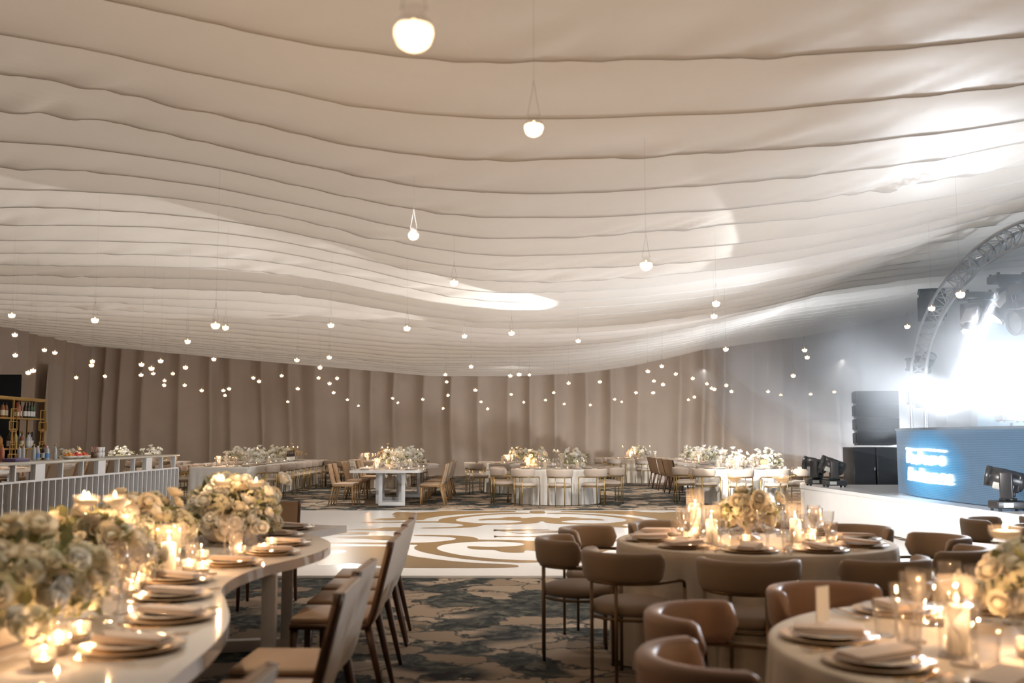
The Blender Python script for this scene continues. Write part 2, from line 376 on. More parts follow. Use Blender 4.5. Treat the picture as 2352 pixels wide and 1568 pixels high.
# pleated curtains
CURT = mat('taupe_curtain', (0.50, 0.395, 0.31), 0.85, var=0.1, vscale=1.2, bump=0.08, bscale=90)
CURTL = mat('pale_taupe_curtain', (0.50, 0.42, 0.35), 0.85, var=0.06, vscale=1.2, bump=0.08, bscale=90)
def curtain(p0, p1, top, seed, amp=0.10, step=0.05, lean=0.0):
    """pleated cloth from p0 to p1 (x, y), hung to top(x, y)"""
    p0, p1 = Vector(p0), Vector(p1); d = p1 - p0; ln = d.length; d = d / ln; nrm = Vector((-d.y, d.x))
    n = int(ln / step); rows = [0, 0.02, 0.1, 0.3, 0.5, 0.7, 0.85, 1.0]
    vs_, fs_ = [], []
    for i in range(n + 1):
        s = i * step
        for t in rows:
            ss = s + 0.25 * noise.noise((s * 0.15, t * 1.1, seed)) + lean * t * 0.0
            ph = ss * 2 * PI / 1.0 + 5.0 * noise.noise((ss * 0.4, seed, 0.3)) + 1.5 * noise.noise((ss * 1.3, seed, 2.3))
            o = amp * 2.1 * (0.75 + 0.5 * noise.noise((ss * 0.3, seed + 5, t))) * (abs(sin(ph / 2)) * 1.7 - 0.9)
            o += 0.05 * noise.noise((ss * 1.2, t * 0.8, seed + 9)) + (0.10 * (0.1 - t) / 0.1 if t < 0.1 else 0) * (0.5 + noise.noise((ss * 2, 0, seed)))
            q = p0 + d * s + nrm * o
            z = 0.004 + t * (top(p0.x + d.x * s, p0.y + d.y * s) - 0.004)
            vs_.append((q.x, q.y, z))
    m = len(rows)
    for i in range(n):
        for k in range(m - 1): fs_.append((i * m + k, (i + 1) * m + k, (i + 1) * m + k + 1, i * m + k + 1))
    return MB().add(vs_, fs_)
ctop = lambda x, y: ceil_base(x, y) + 0.3
CURTD0 = mat('dark_brown_curtain', (0.10, 0.075, 0.055), 0.9, var=0.1)
struct('ceiling', MB().slab([(XL, YF), (XR, YF), (XR, 0.9), (XL, 0.9)], 5.4, 5.5).mesh('ceiling', CURTD0))
struct('trim_2', MB().box(XL, XR, 0.75, 0.85, 3.6, 5.4).mesh('trim_2', CURTD0))
struct('wall_back', curtain((XL, YB - 0.35), (XR, YB - 0.35), ctop, 3.3, 0.13, 0.055).mesh('wall_back', CURT))
CURTD = mat('dark_brown_curtain', (0.10, 0.075, 0.055), 0.9, var=0.1)
struct('wall_front', MB().box(XL, XR, YF - 0.1, YF, 0, 6.5).mesh('wall_front', CURTD))
for nm, x in (('wall_left', XL), ('wall_right', XR)): struct(nm, MB().box(x - 0.1 if x < 0 else x, x if x < 0 else x + 0.1, YF, YB, 0, 8.0).mesh(nm, CURTD))
struct('wall_left', curtain((XL + 0.3, 8), (XL + 0.3, YB - 0.2), ctop, 8.1, 0.10, 0.08).mesh('wall_left', CURT))
struct('wall_right', curtain((XR - 0.3, 6), (XR - 0.3, YB - 0.2), ctop, 14.7, 0.10, 0.08).mesh('wall_right', CURT))
obj('lit_curtain_strip', curtain((-15.55, 33.2), (-15.55, 34.3), lambda x, y: 3.9, 2.2, 0.05).mesh('lit_curtain_strip', CURTL), label='narrow strip of left curtain coloured pale as beam-lit, beyond the bottle shelf', category='drape')  # beam light on the curtain edge, made as a separate paler strip
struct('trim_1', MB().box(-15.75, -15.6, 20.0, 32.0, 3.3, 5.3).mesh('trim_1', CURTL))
obj('dark_opening', MB().box(-12.6, -9.92, 20.05, 20.13, 0, 2.7, 0.01).mesh('dark_opening', mat('matt_black', (0.006, 0.006, 0.006), 0.95, spec=0.05)), label='black panel in place of the dark wall opening behind the gold bottle shelf', category='panel')  # black sheet standing in for the dark opening in the left wall

# dance floor: white slab with printed gold scrolls and a monogram
DFX0, DFX1, DFY0, DFY1, XC, YC = -5.0, 5.36, 10.4, 19.55, 0.5, 15.17
DFW = mat('white_vinyl_floor', (0.84, 0.82, 0.80), 0.16, var=0.02, vscale=0.7, spec=0.5)
DFG = mat('gold_vinyl_print', (0.225, 0.125, 0.032), 0.3, 0.1, var=0.07, vscale=30, spec=0.5)
dfl = obj('dance_floor', MB().box(DFX0, DFX1, DFY0, DFY1, 0.0, 0.03, 0.004).mesh('dance_floor', DFW), label='white vinyl dance floor printed with gold scrolls in front of the stage', category='dance floor', kind='thing')
def Z1(x, y): p = onz(690 + x / 7.587, 1168 + y / 7.587, 0.03); return (p.x, p.y)
def Z2(x, y): p = onz(930 + x / 7.587, 1168 + y / 7.587, 0.03); return (p.x, p.y)
def Z3(x, y): p = onz(1160 + x / 7.587, 1168 + y / 7.587, 0.03); return (p.x, p.y)
def mirx(ps): return [(2 * XC - x, y) for x, y in ps]
def miry(ps): return [(x, 2 * YC - y) for x, y in ps]
def smooth_poly(ps, it=2):
    for _ in range(it):
        q = []
        for i in range(len(ps)):
            a, b = ps[i], ps[(i + 1) % len(ps)]
            if math.dist(a, b) < 0.05 or math.dist(a, b) > 1.6: q.append(a); continue
            q += [(0.8 * a[0] + 0.2 * b[0], 0.8 * a[1] + 0.2 * b[1]), (0.2 * a[0] + 0.8 * b[0], 0.2 * a[1] + 0.8 * b[1])]
        ps = q
    return ps
S_SHAPE = [Z2(*p) for p in [(160, 457), (500, 457), (900, 466), (1150, 487), (1255, 510), (1275, 525), (1268, 539), (1700, 541), (2050, 550), (2300, 568)]] + [Z3(*p) for p in [(690, 590), (740, 606), (690, 640), (450, 695), (340, 735), (330, 750), (340, 768)]] + \
          [Z2(*p) for p in [(1750, 765), (1640, 742), (1560, 717), (1300, 713), (1130, 700), (1075, 668), (1110, 650), (1500, 668), (1900, 652), (2060, 632), (2100, 618), (2000, 592), (1750, 575), (1500, 567), (1100, 577), (750, 612), (600, 645), (545, 685), (600, 722), (700, 755), (1000, 815), (1500, 870), (2000, 895)]] + [Z3(640, 903), Z3(640, 935), Z3(300, 940)] + \
          [Z2(*p) for p in [(2000, 943), (1500, 920), (1000, 875), (600, 815), (300, 755), (190, 715), (155, 685), (180, 655), (240, 626)]] + [Z1(*p) for p in [(1700, 627), (1000, 612), (440, 605), (440, 578), (1000, 588), (1700, 592)]] + \
          [Z2(*p) for p in [(300, 592), (600, 572), (800, 550), (880, 532), (895, 519), (870, 507), (760, 490), (500, 480), (160, 472)]]
FIELD = [Z2(1995, 1035), Z2(1970, 975)] + [Z2(*p) for p in [(1500, 955), (1100, 935), (700, 900), (300, 850), (115, 825)]] + [Z1(*p) for p in [(1750, 770), (1640, 725), (1620, 690), (1640, 655), (470, 655), (470, 720), (700, 715), (780, 725), (805, 740), (760, 762), (580, 800), (560, 805), (575, 825), (530, 850), (400, 858), (230, 985), (350, 990), (600, 975), (860, 945), (1100, 965), (1440, 1000), (1440, 1033)]]
BLOCK = [Z3(620, 908), Z3(1060, 905), Z3(1100, 960), Z3(1130, 1033), Z3(685, 1033), Z3(655, 985)]
LENSP = [Z3(*p) for p in [(60, 172), (250, 168), (380, 160), (480, 148), (600, 145), (720, 148), (850, 160), (1000, 168), (1150, 172), (1010, 177), (960, 182), (930, 200), (915, 218), (450, 218), (430, 200), (340, 180), (200, 176)]]
gold = []
for q in (lambda p: p, mirx, miry, lambda p: mirx(miry(p))): gold += [(q(S_SHAPE), 0.0312), (q(FIELD), 0.0312)]
for q in (lambda p: p, miry): gold += [(q(BLOCK), 0.0317), (q(LENSP), 0.0322)]
SIDE = [[Z1(*p) for p in q] for q in ([(480, 450), (680, 408), (1205, 410), (1175, 447)], [(585, 490), (800, 486), (1100, 480), (1620, 465), (1600, 548), (1400, 546), (1200, 530), (1140, 518), (900, 514), (700, 510)], [(800, 372), (1000, 352), (1310, 345), (1480, 325), (1960, 322), (1850, 332), (1850, 384), (1600, 386), (1300, 378), (1000, 370)])]
for q in SIDE: gold += [(q, 0.0327), (mirx(q), 0.0327)]
from mathutils.geometry import tessellate_polygon
def inlay(polys, z0, z1):
    vs_, fs_ = [], []
    for ps in polys:
        ps = [(max(DFX0 + 0.15, min(DFX1 - 0.15, x)), y) for x, y in ps]
        if len(ps) > 4: ps = smooth_poly(ps, 2)
        o = len(vs_); vs_ += [(x, y, z1) for x, y in ps]
        for t in tessellate_polygon([[Vector((x, y, 0)) for x, y in ps]]):
            a, b, c = (Vector(ps[i]) for i in t)
            if (b - a).cross(c - a) < 0: t = t[::-1]
            fs_.append(tuple(i + o for i in t))
    me = bpy.data.meshes.new('gold_scroll'); me.from_pydata(vs_, [], fs_); me.update(); return me
for q, z in gold:
    me = inlay([q], 0.03, z); me.materials.append(DFG); obj('gold_scroll', me, dfl)
mono = []
for (u0, v0, u1, v1, w) in ((1134, 1217.5, 1300, 1220, 2.0), (1134, 1217.0, 1262, 1215.5, 1.0), (1150, 1219, 1190, 1224.3, .9), (1190, 1224.3, 1290, 1222, 1.6), (1135, 1232, 1300, 1232, 1.8)):
    a, b = (u0, v0), (u1, v1)
    mono.append([tuple(onz(u, v, .03).xy) for u, v in ((u0, v0 - w / 2), (u1, v1 - w / 2), (u1, v1 + w / 2), (u0, v0 + w / 2))])
for (u, v) in ((1134, 1217.5), (1135, 1232)):
    mono.append([tuple(onz(a, b, .03).xy) for a, b in ((u, v - 2.8), (u + 7, v - .6), (u + 7, v + .6), (u, v + 2.8))])
me = inlay(mono, 0.03, 0.033); me.materials.append(DFG); obj('monogram', me, dfl)
# ------------------------------------------------------------------ furniture
def barrel_chair_proto(uph, metal):
    def ring(z, r=0.25):
        pts = [(-r, 0.20, 0.56), (-r, 0.195, 0.59), (-r, 0.175, z - 0.004), (-r, 0.14, z), (-r, 0.05, z)]
        pts += [(r * cos(a), r * sin(a), z) for a in [PI + PI * i / 18 for i in range(19)]]
        pts += [(r, 0.05, z), (r, 0.14, z), (r, 0.175, z - 0.004), (r, 0.195, 0.59), (r, 0.20, 0.56)]
        return pts
    rail = MB().tube(ring(0.605), 0.0105, 8).mesh('arm_rail', metal)
    kids = [PR('arm_rail', rail)]
    for sx in (-1, 1):
        kids.append(PR('leg', MB().tube([(sx * 0.25, 0.20, 0), (sx * 0.25, 0.20, 0.3), (sx * 0.25, 0.20, 0.565)], 0.0105, 8).mesh('leg', metal)))
        kids.append(PR('leg', MB().tube([(sx * 0.095, -0.232, 0), (sx * 0.095, -0.232, 0.3), (sx * 0.095, -0.232, 0.60)], 0.0105, 8).mesh('leg', metal)))
    seat = MB()
    prof = [(1e-6, 0.405), (0.18, 0.405), (0.235, 0.415), (0.25, 0.44), (0.24, 0.468), (0.20, 0.485), (0.10, 0.492), (1e-6, 0.494)]
    seat.lathe(prof, 28, cap=False)
    seat.v = [(x * 1.0, y * 0.98 + 0.01, z) for x, y, z in seat.v]
    kids.append(PR('seat', seat.mesh('seat', uph)))
    kids.append(PR('seat_frame', MB().tube([(0.243 * cos(2 * PI * i / 24), 0.243 * sin(2 * PI * i / 24) * .98 + .01, 0.398) for i in range(24)], 0.0095, 6, closed=True).mesh('seat_frame', metal)))
    # padded back: rounded section swept round the rear of the rail, ends rounded off
    sec = []
    for i in range(16):
        a = 2 * PI * i / 16; c, s_ = cos(a), sin(a)
        sec.append((math.copysign(abs(c) ** 0.55, c) * 0.036, math.copysign(abs(s_) ** 0.45, s_) * 0.084))
    vs_, fs_ = [], []; n = 30; span = rad(184)
    for i in range(n + 1):
        t = i / n; a = 1.5 * PI - span / 2 + span * t
        e = min(t, 1 - t) * span * 0.252; k = 0.12 + 0.88 * math.sqrt(max(0, 1 - (1 - min(1, e / 0.06)) ** 2)) if e < 0.06 else 1
        k2 = 0.55 + 0.45 * min(1, e / 0.06)
        hz = 0.695 - 0.012 * (1 - k)
        for (dr, dz) in sec:
            lean = dz * 0.10
            rr = 0.252 + dr * k2 * (1 if k > 0.3 else 0.5) + lean
            vs_.append((rr * cos(a), rr * sin(a), hz + dz * k))
    for i in range(n):
        for k in range(16): fs_.append((i * 16 + k, i * 16 + (k + 1) % 16, (i + 1) * 16 + (k + 1) % 16, (i + 1) * 16 + k))
    fs_ += [tuple(range(16))[::-1], tuple(n * 16 + k for k in range(16))]
    kids.append(PR('backrest', MB().add(vs_, fs_).mesh('backrest', uph)))
    return PR('barrel_chair', None, kids)

def panel_chair_proto(uph, edge, backm):
    kids = []
    seat = MB().box(-0.215, 0.215, -0.20, 0.25, 0.42, 0.465, 0.018)
    kids.append(PR('seat', seat.mesh('seat', uph)))
    prof = [(-0.19, 0.43), (-0.215, 0.50), (-0.24, 0.60), (-0.268, 0.72), (-0.292, 0.82), (-0.302, 0.87)]
    def back(dy0, dy1, x, top):
        vs_, fs_ = [], []
        for (y, z) in prof:
            z = min(z, top)
            vs_ += [(-x, y + dy0, z), (x, y + dy0, z), (x, y + dy1, z), (-x, y + dy1, z)]
        for i in range(len(prof) - 1):
            for k in range(4): fs_.append((i * 4 + k, i * 4 + (k + 1) % 4, i * 4 + 4 + (k + 1) % 4, i * 4 + 4 + k))
        fs_ += [(3, 2, 1, 0), tuple(len(prof) * 4 - 4 + k for k in range(4))]
        return vs_, fs_
    b = MB().add(*back(0.0, 0.03, 0.212, 0.872), smooth=False)
    kids.append(PR('backrest', b.mesh('backrest', uph)))
    o = MB().add(*back(-0.012, -0.002, 0.206, 0.868), smooth=False)
    kids.append(PR('back_panel', o.mesh('back_panel', backm), label='paler back panel'))
    sq = [(-1, -1), (1, -1), (1, 1), (-1, 1)]
    for sx in (-1, 1):
        f = MB().tube([(sx * 0.222, y + 0.008, z) for y, z in prof][::-1] + [(sx * 0.222, -0.16, 0.415), (sx * 0.222, 0, 0.415), (sx * 0.222, 0.248, 0.418)], 0.014, 4, sec=sq)
        kids.append(PR('side_frame', f.mesh('side_frame', edge)))
        for (y0, y1) in ((0.225, 0.24), (-0.17, -0.27)):
            lg = MB().tube([(sx * 0.205, y0, 0.43), (sx * 0.205, (y0 + y1) / 2, 0.21), (sx * 0.21, y1, 0)], [0.02, 0.016, 0.011], 4, sec=sq)
            kids.append(PR('leg', lg.mesh('leg', edge)))
    return PR('panel_chair', None, kids)
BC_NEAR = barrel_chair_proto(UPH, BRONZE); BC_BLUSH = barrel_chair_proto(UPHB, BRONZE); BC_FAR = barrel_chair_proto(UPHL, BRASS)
PC_NEAR = panel_chair_proto(TAN, WALNUT, CREAMB); PC_FAR = panel_chair_proto(TAN, OAK, CREAMB); PC_DARK = panel_chair_proto(TAN, WALNUT, TAN)

def cloth(outline, seed, z=0.752, amp=0.055, m=mat, rows=9, white=False):
    """outline: list of (x, y) round the table edge"""
    n = len(outline); c = (sum(p[0] for p in outline) / n, sum(p[1] for p in outline) / n)
    vs_, fs_ = [(c[0], c[1], z)], []
    rings = [(0.9, z, 0), (0.985, z, 0), (1.0, z - 0.006, 0)]
    for t in [0.05, 0.15, 0.3, 0.5, 0.7, 0.85, 0.96, 1.0]: rings.append((1.0, (z - 0.01) * (1 - t) + 0.006, t))
    ln = 0; L_ = []
    for i in range(n):
        L_.append(ln); ln += math.dist(outline[i], outline[(i + 1) % n])
    for (k, zz, t) in rings:
        for i, p in enumerate(outline):
            a, b = outline[i - 1], outline[(i + 1) % n]
            d = Vector((b[0] - a[0], b[1] - a[1])).normalized(); nr = Vector((d.y, -d.x))
            if nr.dot(Vector(p) - Vector(c)) < 0: nr = -nr
            s_ = L_[i]
            w = abs(sin(s_ * PI / 0.19 + 2.4 * noise.noise((s_ * 2.0, seed, 0)))) * 1.6 - 0.8
            o = (0.02 * t + amp * w * min(1, t * 1.6) * (0.7 + 0.6 * noise.noise((s_ * 1.5, seed + 3, 0)))) + (0.02 * t * t)
            q = Vector(c) + (Vector(p) - Vector(c)) * k + nr * o
            vs_.append((q.x, q.y, zz))
    for i in range(n): fs_.append((0, 1 + i, 1 + (i + 1) % n))
    for r_ in range(len(rings) - 1):
        for i in range(n): fs_.append((1 + r_ * n + i, 1 + (r_ + 1) * n + i, 1 + (r_ + 1) * n + (i + 1) % n, 1 + r_ * n + (i + 1) % n))
    return MB().add(vs_, fs_)
def circ(c, r, n=200): return [(c[0] + r * cos(2 * PI * i / n), c[1] + r * sin(2 * PI * i / n)) for i in range(n)]
def rrect(x0, x1, y0, y1, r=0.06, step=0.03):
    out = []
    for (cx, cy_, a0) in ((x1 - r, y1 - r, 0), (x0 + r, y1 - r, PI / 2), (x0 + r, y0 + r, PI), (x1 - r, y0 + r, 1.5 * PI)):
        out += [(cx + r * cos(a0 + PI / 2 * i / 5), cy_ + r * sin(a0 + PI / 2 * i / 5)) for i in range(6)]
    res = []
    for i in range(len(out)):
        a, b = out[i], out[(i + 1) % len(out)]; k = max(1, int(math.dist(a, b) / step))
        res += [(lerp(a[0], b[0], j / k), lerp(a[1], b[1], j / k)) for j in range(k)]
    return res

TTOP, TPED = {}, {}
def round_table(c, r, label, cl_label, seed, linen, cat='table'):
    t = obj('round_table', None, None, (c[0], c[1], 0), label=label, category=cat, group='round banquet tables')
    obj('table_top', MB().lathe([(r - 0.02, 0.72), (r - 0.008, 0.725), (r - 0.008, 0.742), (r - 0.02, 0.747)], 48).mesh('table_top', WHITEP), t)
    obj('pedestal', MB().lathe([(0.3, 0), (0.3, 0.03), (0.06, 0.08), (0.05, 0.66), (0.2, 0.72)], 20).mesh('pedestal', DARKG), t)
    obj('tablecloth', cloth(circ(c, r), seed).mesh('tablecloth', linen), label=cl_label, category='tablecloth', group='round tablecloths')
def long_draped(x0, x1, y0, y1, label, cl_label, seed, linen):
    t = obj('banquet_table', None, None, ((x0 + x1) / 2, (y0 + y1) / 2, 0), label=label, category='table')
    obj('table_top', MB().box(-(x1 - x0) / 2 + .01, (x1 - x0) / 2 - .01, -(y1 - y0) / 2 + .01, (y1 - y0) / 2 - .01, 0.715, 0.746).mesh('table_top', WHITEP), t)
    for sx in (-1, 1):
        for sy in (-1, 1): obj('leg', MB().box(sx * ((x1 - x0) / 2 - .15) - .02, sx * ((x1 - x0) / 2 - .15) + .02, sy * ((y1 - y0) / 2 - .3) - .02, sy * ((y1 - y0) / 2 - .3) + .02, 0, 0.72).mesh('leg', DARKG), t)
    obj('tablecloth', cloth(rrect(x0, x1, y0, y1), seed, amp=0.018).mesh('tablecloth', linen), label=cl_label, category='tablecloth')

def spline(pts, n=10):
    out = []
    P = [Vector(p) for p in pts]
    for i in range(len(P) - 1):
        p0, p1, p2, p3 = P[max(0, i - 1)], P[i], P[i + 1], P[min(len(P) - 1, i + 2)]
        for k in range(n):
            t = k / n
            out.append(0.5 * ((2 * p1) + (p2 - p0) * t + (2 * p0 - 5 * p1 + 4 * p2 - p3) * t * t + (3 * p1 - p0 - 3 * p2 + p3) * t ** 3))
    out.append(P[-1]); return [(q.x, q.y) for q in out]
def serpentine(right, left, thick, frames, label, edge=0.012):
    """white lacquered table; right and left are its long edges, near end first; frames = (x, y, width, turn)"""
    t = obj('serpentine_table', None, None, (right[0][0], right[0][1], 0), label=label, category='table')
    ox, oy = right[0]
    ol = [(x - ox, y - oy) for x, y in right + left[::-1]]
    bm = bmesh.new(); f = bm.faces.new([bm.verts.new((x, y, 0.75)) for x, y in ol]); f.normal_update()
    if f.normal.z < 0: f.normal_flip()
    e = bmesh.ops.extrude_face_region(bm, geom=[f]); 
    for q in e['geom']:
        if isinstance(q, bmesh.types.BMVert): q.co.z -= thick
    bmesh.ops.recalc_face_normals(bm, faces=bm.faces[:])
    me = bpy.data.meshes.new('table_top'); bm.to_mesh(me); bm.free(); me.materials.append(LACQ)
    obj('table_top', me, t)
    for (x, y, w, a) in frames:
        fr = MB(); d = 0.08; h = 0.75 - thick - 0.002; b = 0.075
        M = Matrix.Translation((x - ox, y - oy, 0)) @ Matrix.Rotation(a, 4, 'Z')
        fr.box(-w / 2, w / 2, -d / 2, d / 2, 0, b, 0.003, M); fr.box(-w / 2, w / 2, -d / 2, d / 2, h - 0.02, h, 0.003, M)
        fr.box(-w / 2, -w / 2 + b, -d / 2, d / 2, b, h - 0.02, 0.003, M); fr.box(w / 2 - b, w / 2, -d / 2, d / 2, b, h - 0.02, 0.003, M)
        obj('base_frame', fr.mesh('base_frame', WHITEP), t)
    return t

# ------------------------------------------------------------------ flowers
FILLF = mat('pale_floret', (0.85, 0.81, 0.70), 0.7, var=0.12, vscale=30, trans=0.3)
def petal(mb, a0, w, r0, r1, z0, z1, curl, n=3, mm=3):
    vs_, fs_ = [], []
    for i in range(n + 1):
        t = i / n
        for j in range(mm + 1):
            s_ = -1 + 2 * j / mm
            r = lerp(r0, r1, sin(t * PI / 2)) + curl * max(0, t - 0.7) * 3.3
            z = lerp(z0, z1, t ** 0.8) - 0.12 * abs(s_) ** 2 * (z1 - z0) * t - abs(curl) * max(0, t - 0.75) * 2.0
            a = a0 + s_ * w * (1 - 0.25 * t)
            r *= 1 - 0.08 * (1 - abs(s_)) * 0
            vs_.append((r * cos(a), r * sin(a), z))
    for i in range(n):
        for j in range(mm):
            q = i * (mm + 1) + j; fs_.append((q, q + 1, q + mm + 2, q + mm + 1))
    mb.add(vs_, fs_)
def bloom(detail, seed):
    """a full rose about 1 unit across, face up"""
    rr = random.Random(seed); mb = MB()
    mb.lathe([(0.02, -0.35), (0.25, -0.22), (0.30, 0.0), (0.2, 0.2), (1e-6, 0.24)], 8, cap=False)
    lay = ((5, 0.30, 0.36, 0.05, -0.02), (6, 0.36, 0.46, -0.03, 0.05), (6, 0.40, 0.52, -0.12, 0.10)) if detail else ((5, 0.38, 0.5, -0.06, 0.06),)
    for k, (n, r0, r1, dz, curl) in enumerate(lay):
        for i in range(n):
            petal(mb, 2 * PI * (i + 0.5 * k) / n + rr.uniform(-.2, .2), PI / n * 1.25, r0 * 0.6, r1 * rr.uniform(.92, 1.06), -0.30, 0.24 + dz, curl, 3 if detail else 2, 3 if detail else 2)
    return mb
BLO = {}
for nm, m_ in (('ivory', ROSE), ('white', ROSEW), ('gold', ROSEG)):
    BLO[nm, 1] = [bloom(1, s_).mesh('rose', m_) for s_ in (1, 2, 3)]
    BLO[nm, 0] = [bloom(0, s_).mesh('rose', m_) for s_ in (4, 5)]
def floret(mb, p, n, s_, rr):
    n = Vector(n).normalized(); u = n.orthogonal().normalized(); v = n.cross(u); a0 = rr.uniform(0, PI)
    for k in range(4):
        a = a0 + k * PI / 2; d = u * cos(a) + v * sin(a); e = u * -sin(a) + v * cos(a)
        mb.add([p, p + d * s_ * .6 + e * s_ * .42 + n * s_ * .12, p + d * s_ + n * s_ * .05, p + d * s_ * .6 - e * s_ * .42 + n * s_ * .12], [(0, 1, 2, 3)])
def arrangement(seed, rx, ry, h, nrose, nfill, detail, kind='ivory', bowl='trough', size=0.09, tall=4, name='flower_arrangement'):
    rr = random.Random(seed); kids = []
    bh = 0.10 if bowl == 'trough' else 0.16
    if bowl == 'trough':
        b = MB().lathe([(0.6, 0), (0.75, 0.02), (0.92, 0.07), (0.95, 0.10), (0.9, 0.10), (0.86, 0.06)], 20, cap=True)
        b.v = [(x * rx * 0.6, y * ry * 0.6, z) for x, y, z in b.v]
        kids.append(PR('bowl', b.mesh('bowl', CERAM)))
    else:
        b = MB().lathe([(0.075, 0), (0.075, 0.01), (0.03, 0.03), (0.024, 0.06), (0.05, 0.08), (0.10, 0.12), (0.115, 0.17), (0.108, 0.17), (0.09, 0.12)], 24)
        kids.append(PR('compote', b.mesh('compote', CERAM), label='footed white compote bowl'))
    def surf():
        th, u = rr.uniform(0, 2 * PI), rr.uniform(0.02, 1)
        z = u ** 0.9
        q = math.sqrt(max(0, 1 - z * z)); k = rr.uniform(0.82, 1.05)
        wob = 1 + 0.22 * noise.noise((cos(th) * 1.4, sin(th) * 1.4 + seed, z * 1.5))
        return Vector((q * cos(th) * rx * k * wob, q * sin(th) * ry * k * wob, bh * 0.75 + z * (h - bh) * k * wob)), Vector((q * cos(th) / rx, q * sin(th) / ry, z / h + 0.3))
    fl, lf, st = MB(), MB(), MB()
    for _ in range(nfill):
        p, n = surf(); p = Vector((p.x * .9, p.y * .9, p.z * .95)); cr = size * rr.uniform(.45, .7)
        for k in range(26 if detail else 9):
            d = Vector((rr.gauss(0, 1), rr.gauss(0, 1), rr.gauss(0, 1))).normalized()
            if d.dot(n) < -.2: d = -d
            floret(fl, p + d * cr, d, size * (0.2 if detail else 0.33), rr)
    kids.append(PR('filler_blossoms', fl.mesh('filler_blossoms', (FILL if detail else FILLF) if kind != 'gold' else ROSEG), kind='stuff'))
    for _ in range(int(nfill * (6 if detail else 1.5))):
        p, n = surf(); p = p * rr.uniform(0.72, 1.0); n = (n.normalized() + Vector((rr.gauss(0, .6), rr.gauss(0, .6), rr.gauss(0, .5)))).normalized()
        u = n.orthogonal().normalized(); u.rotate(Matrix.Rotation(rr.uniform(0, 6), 3, n)); ln = size * rr.uniform(.5, .95); w = ln * .32
        s2 = n.cross(u)
        lf.add([p, p + n * ln * .5 + s2 * w + u * .1 * ln, p + n * ln + u * ln * .3, p + n * ln * .5 - s2 * w + u * .1 * ln], [(0, 1, 2, 3)])
    kids.append(PR('greenery', lf.mesh('greenery', LEAF), kind='stuff'))
    core = MB().lathe([(0.5, 0.0), (0.8, 0.2), (0.78, 0.5), (0.5, 0.75), (1e-6, 0.85)], 14, cap=False)
    core.v = [(x * rx * .62, y * ry * .62, bh * .6 + z * (h - bh) * .72) for x, y, z in core.v]
    kids.append(PR('moss_core', core.mesh('moss_core', MOSS)))
    for i in range(nrose):
        p, n = surf()
        if i < tall:
            p = p + n.normalized() * size * rr.uniform(.6, 1.3)
        n = (n.normalized() + Vector((rr.gauss(0, .3), rr.gauss(0, .3), rr.gauss(0, .25)))).normalized()
        e = n.to_track_quat('Z', 'Y').to_euler()
        kd = kind if rr.random() < .8 or kind == 'gold' else ('white' if kind == 'ivory' else 'ivory')
        kids.append(PR('rose', rr.choice(BLO[kd, detail]), loc=p, rot=e, sca=size * rr.uniform(.75, 1.2)))
    return PR(name, None, kids)

# ------------------------------------------------------------------ candles
fl_prof = [(1e-6, 0), (0.45, 0.18), (0.55, 0.38), (0.42, 0.62), (0.2, 0.85), (1e-6, 1.0)]
def flame_mesh(r, h): return MB().lathe([(max(a * r * 2, 1e-6), z * h) for a, z in fl_prof], 8, cap=False).mesh('flame', FLAME)
FL_S, FL_M = flame_mesh(0.0055, 0.022), flame_mesh(0.0075, 0.034)
def light_data(e, size=0.006, col=WARM):
    l = bpy.data.lights.new('candle_light', 'POINT'); l.energy = e; l.color = col; l.shadow_soft_size = size; return l
E_HANG, E_NEAR, E_FAR, E_VOT = 0.75, 4.2, 10.0, 1.9
GLOW = (1.0, 0.70, 0.44)
LD_G = light_data(0.26, .006, GLOW)
LD_H, LD_N, LD_F, LD_V = light_data(E_HANG, .006, GLOW), light_data(E_NEAR), light_data(E_FAR, .02), light_data(E_VOT)
def pillar_proto(h, light):
    k = [PR('wick', MB().tube([(0, 0, h - 0.004), (0.001, 0, h + 0.01)], 0.0013, 5).mesh('wick', WICK)), PR('flame', FL_M, loc=(0, 0, h + 0.006))]
    if light: k += [PR('candle_light', light=light, loc=(0, 0, h + 0.05)), PR('wax_glow_light', light=LD_G, loc=(0, 0, h - 0.035))]
    return PR('pillar_candle', MB().lathe([(0.036, 0), (0.037, 0.006), (0.037, h - 0.006), (0.034, h), (0.02, h - 0.004), (1e-6, h - 0.006)], 20).mesh('pillar_candle', WAX), k)
def cyl_glass(r, h): return PR('hurricane_vase', MB().lathe([(1e-6, 0.0), (r * .96, 0.0), (r, 0.006), (r, h)], 24, cap=False).mesh('hurricane_vase', GLASS))
PIL_N, PIL_F, PIL_X = pillar_proto(0.15, LD_N), pillar_proto(0.15, None), pillar_proto(0.15, LD_F)
PIL_T, PIL_TF = pillar_proto(0.20, LD_N), pillar_proto(0.22, None)
HUR = cyl_glass(0.058, 0.24); HURT = cyl_glass(0.062, 0.33)
def votive_proto(light):
    k = [PR('glass_cup', MB().lathe([(1e-6, 0), (0.028, 0.0), (0.034, 0.006), (0.037, 0.03), (0.036, 0.06)], 16, cap=False).mesh('glass_cup', CUT)),
         PR('wax', MB().lathe([(0.026, 0.004), (0.032, 0.01), (0.033, 0.028), (1e-6, 0.028)], 14).mesh('wax', WAX)), PR('flame', FL_S, loc=(0, 0, 0.03))]
    if light: k.append(PR('candle_light', light=light, loc=(0, 0, 0.05)))
    return PR('votive_candle', None, k)
VOT_N, VOT_F = votive_proto(LD_V), votive_proto(None)
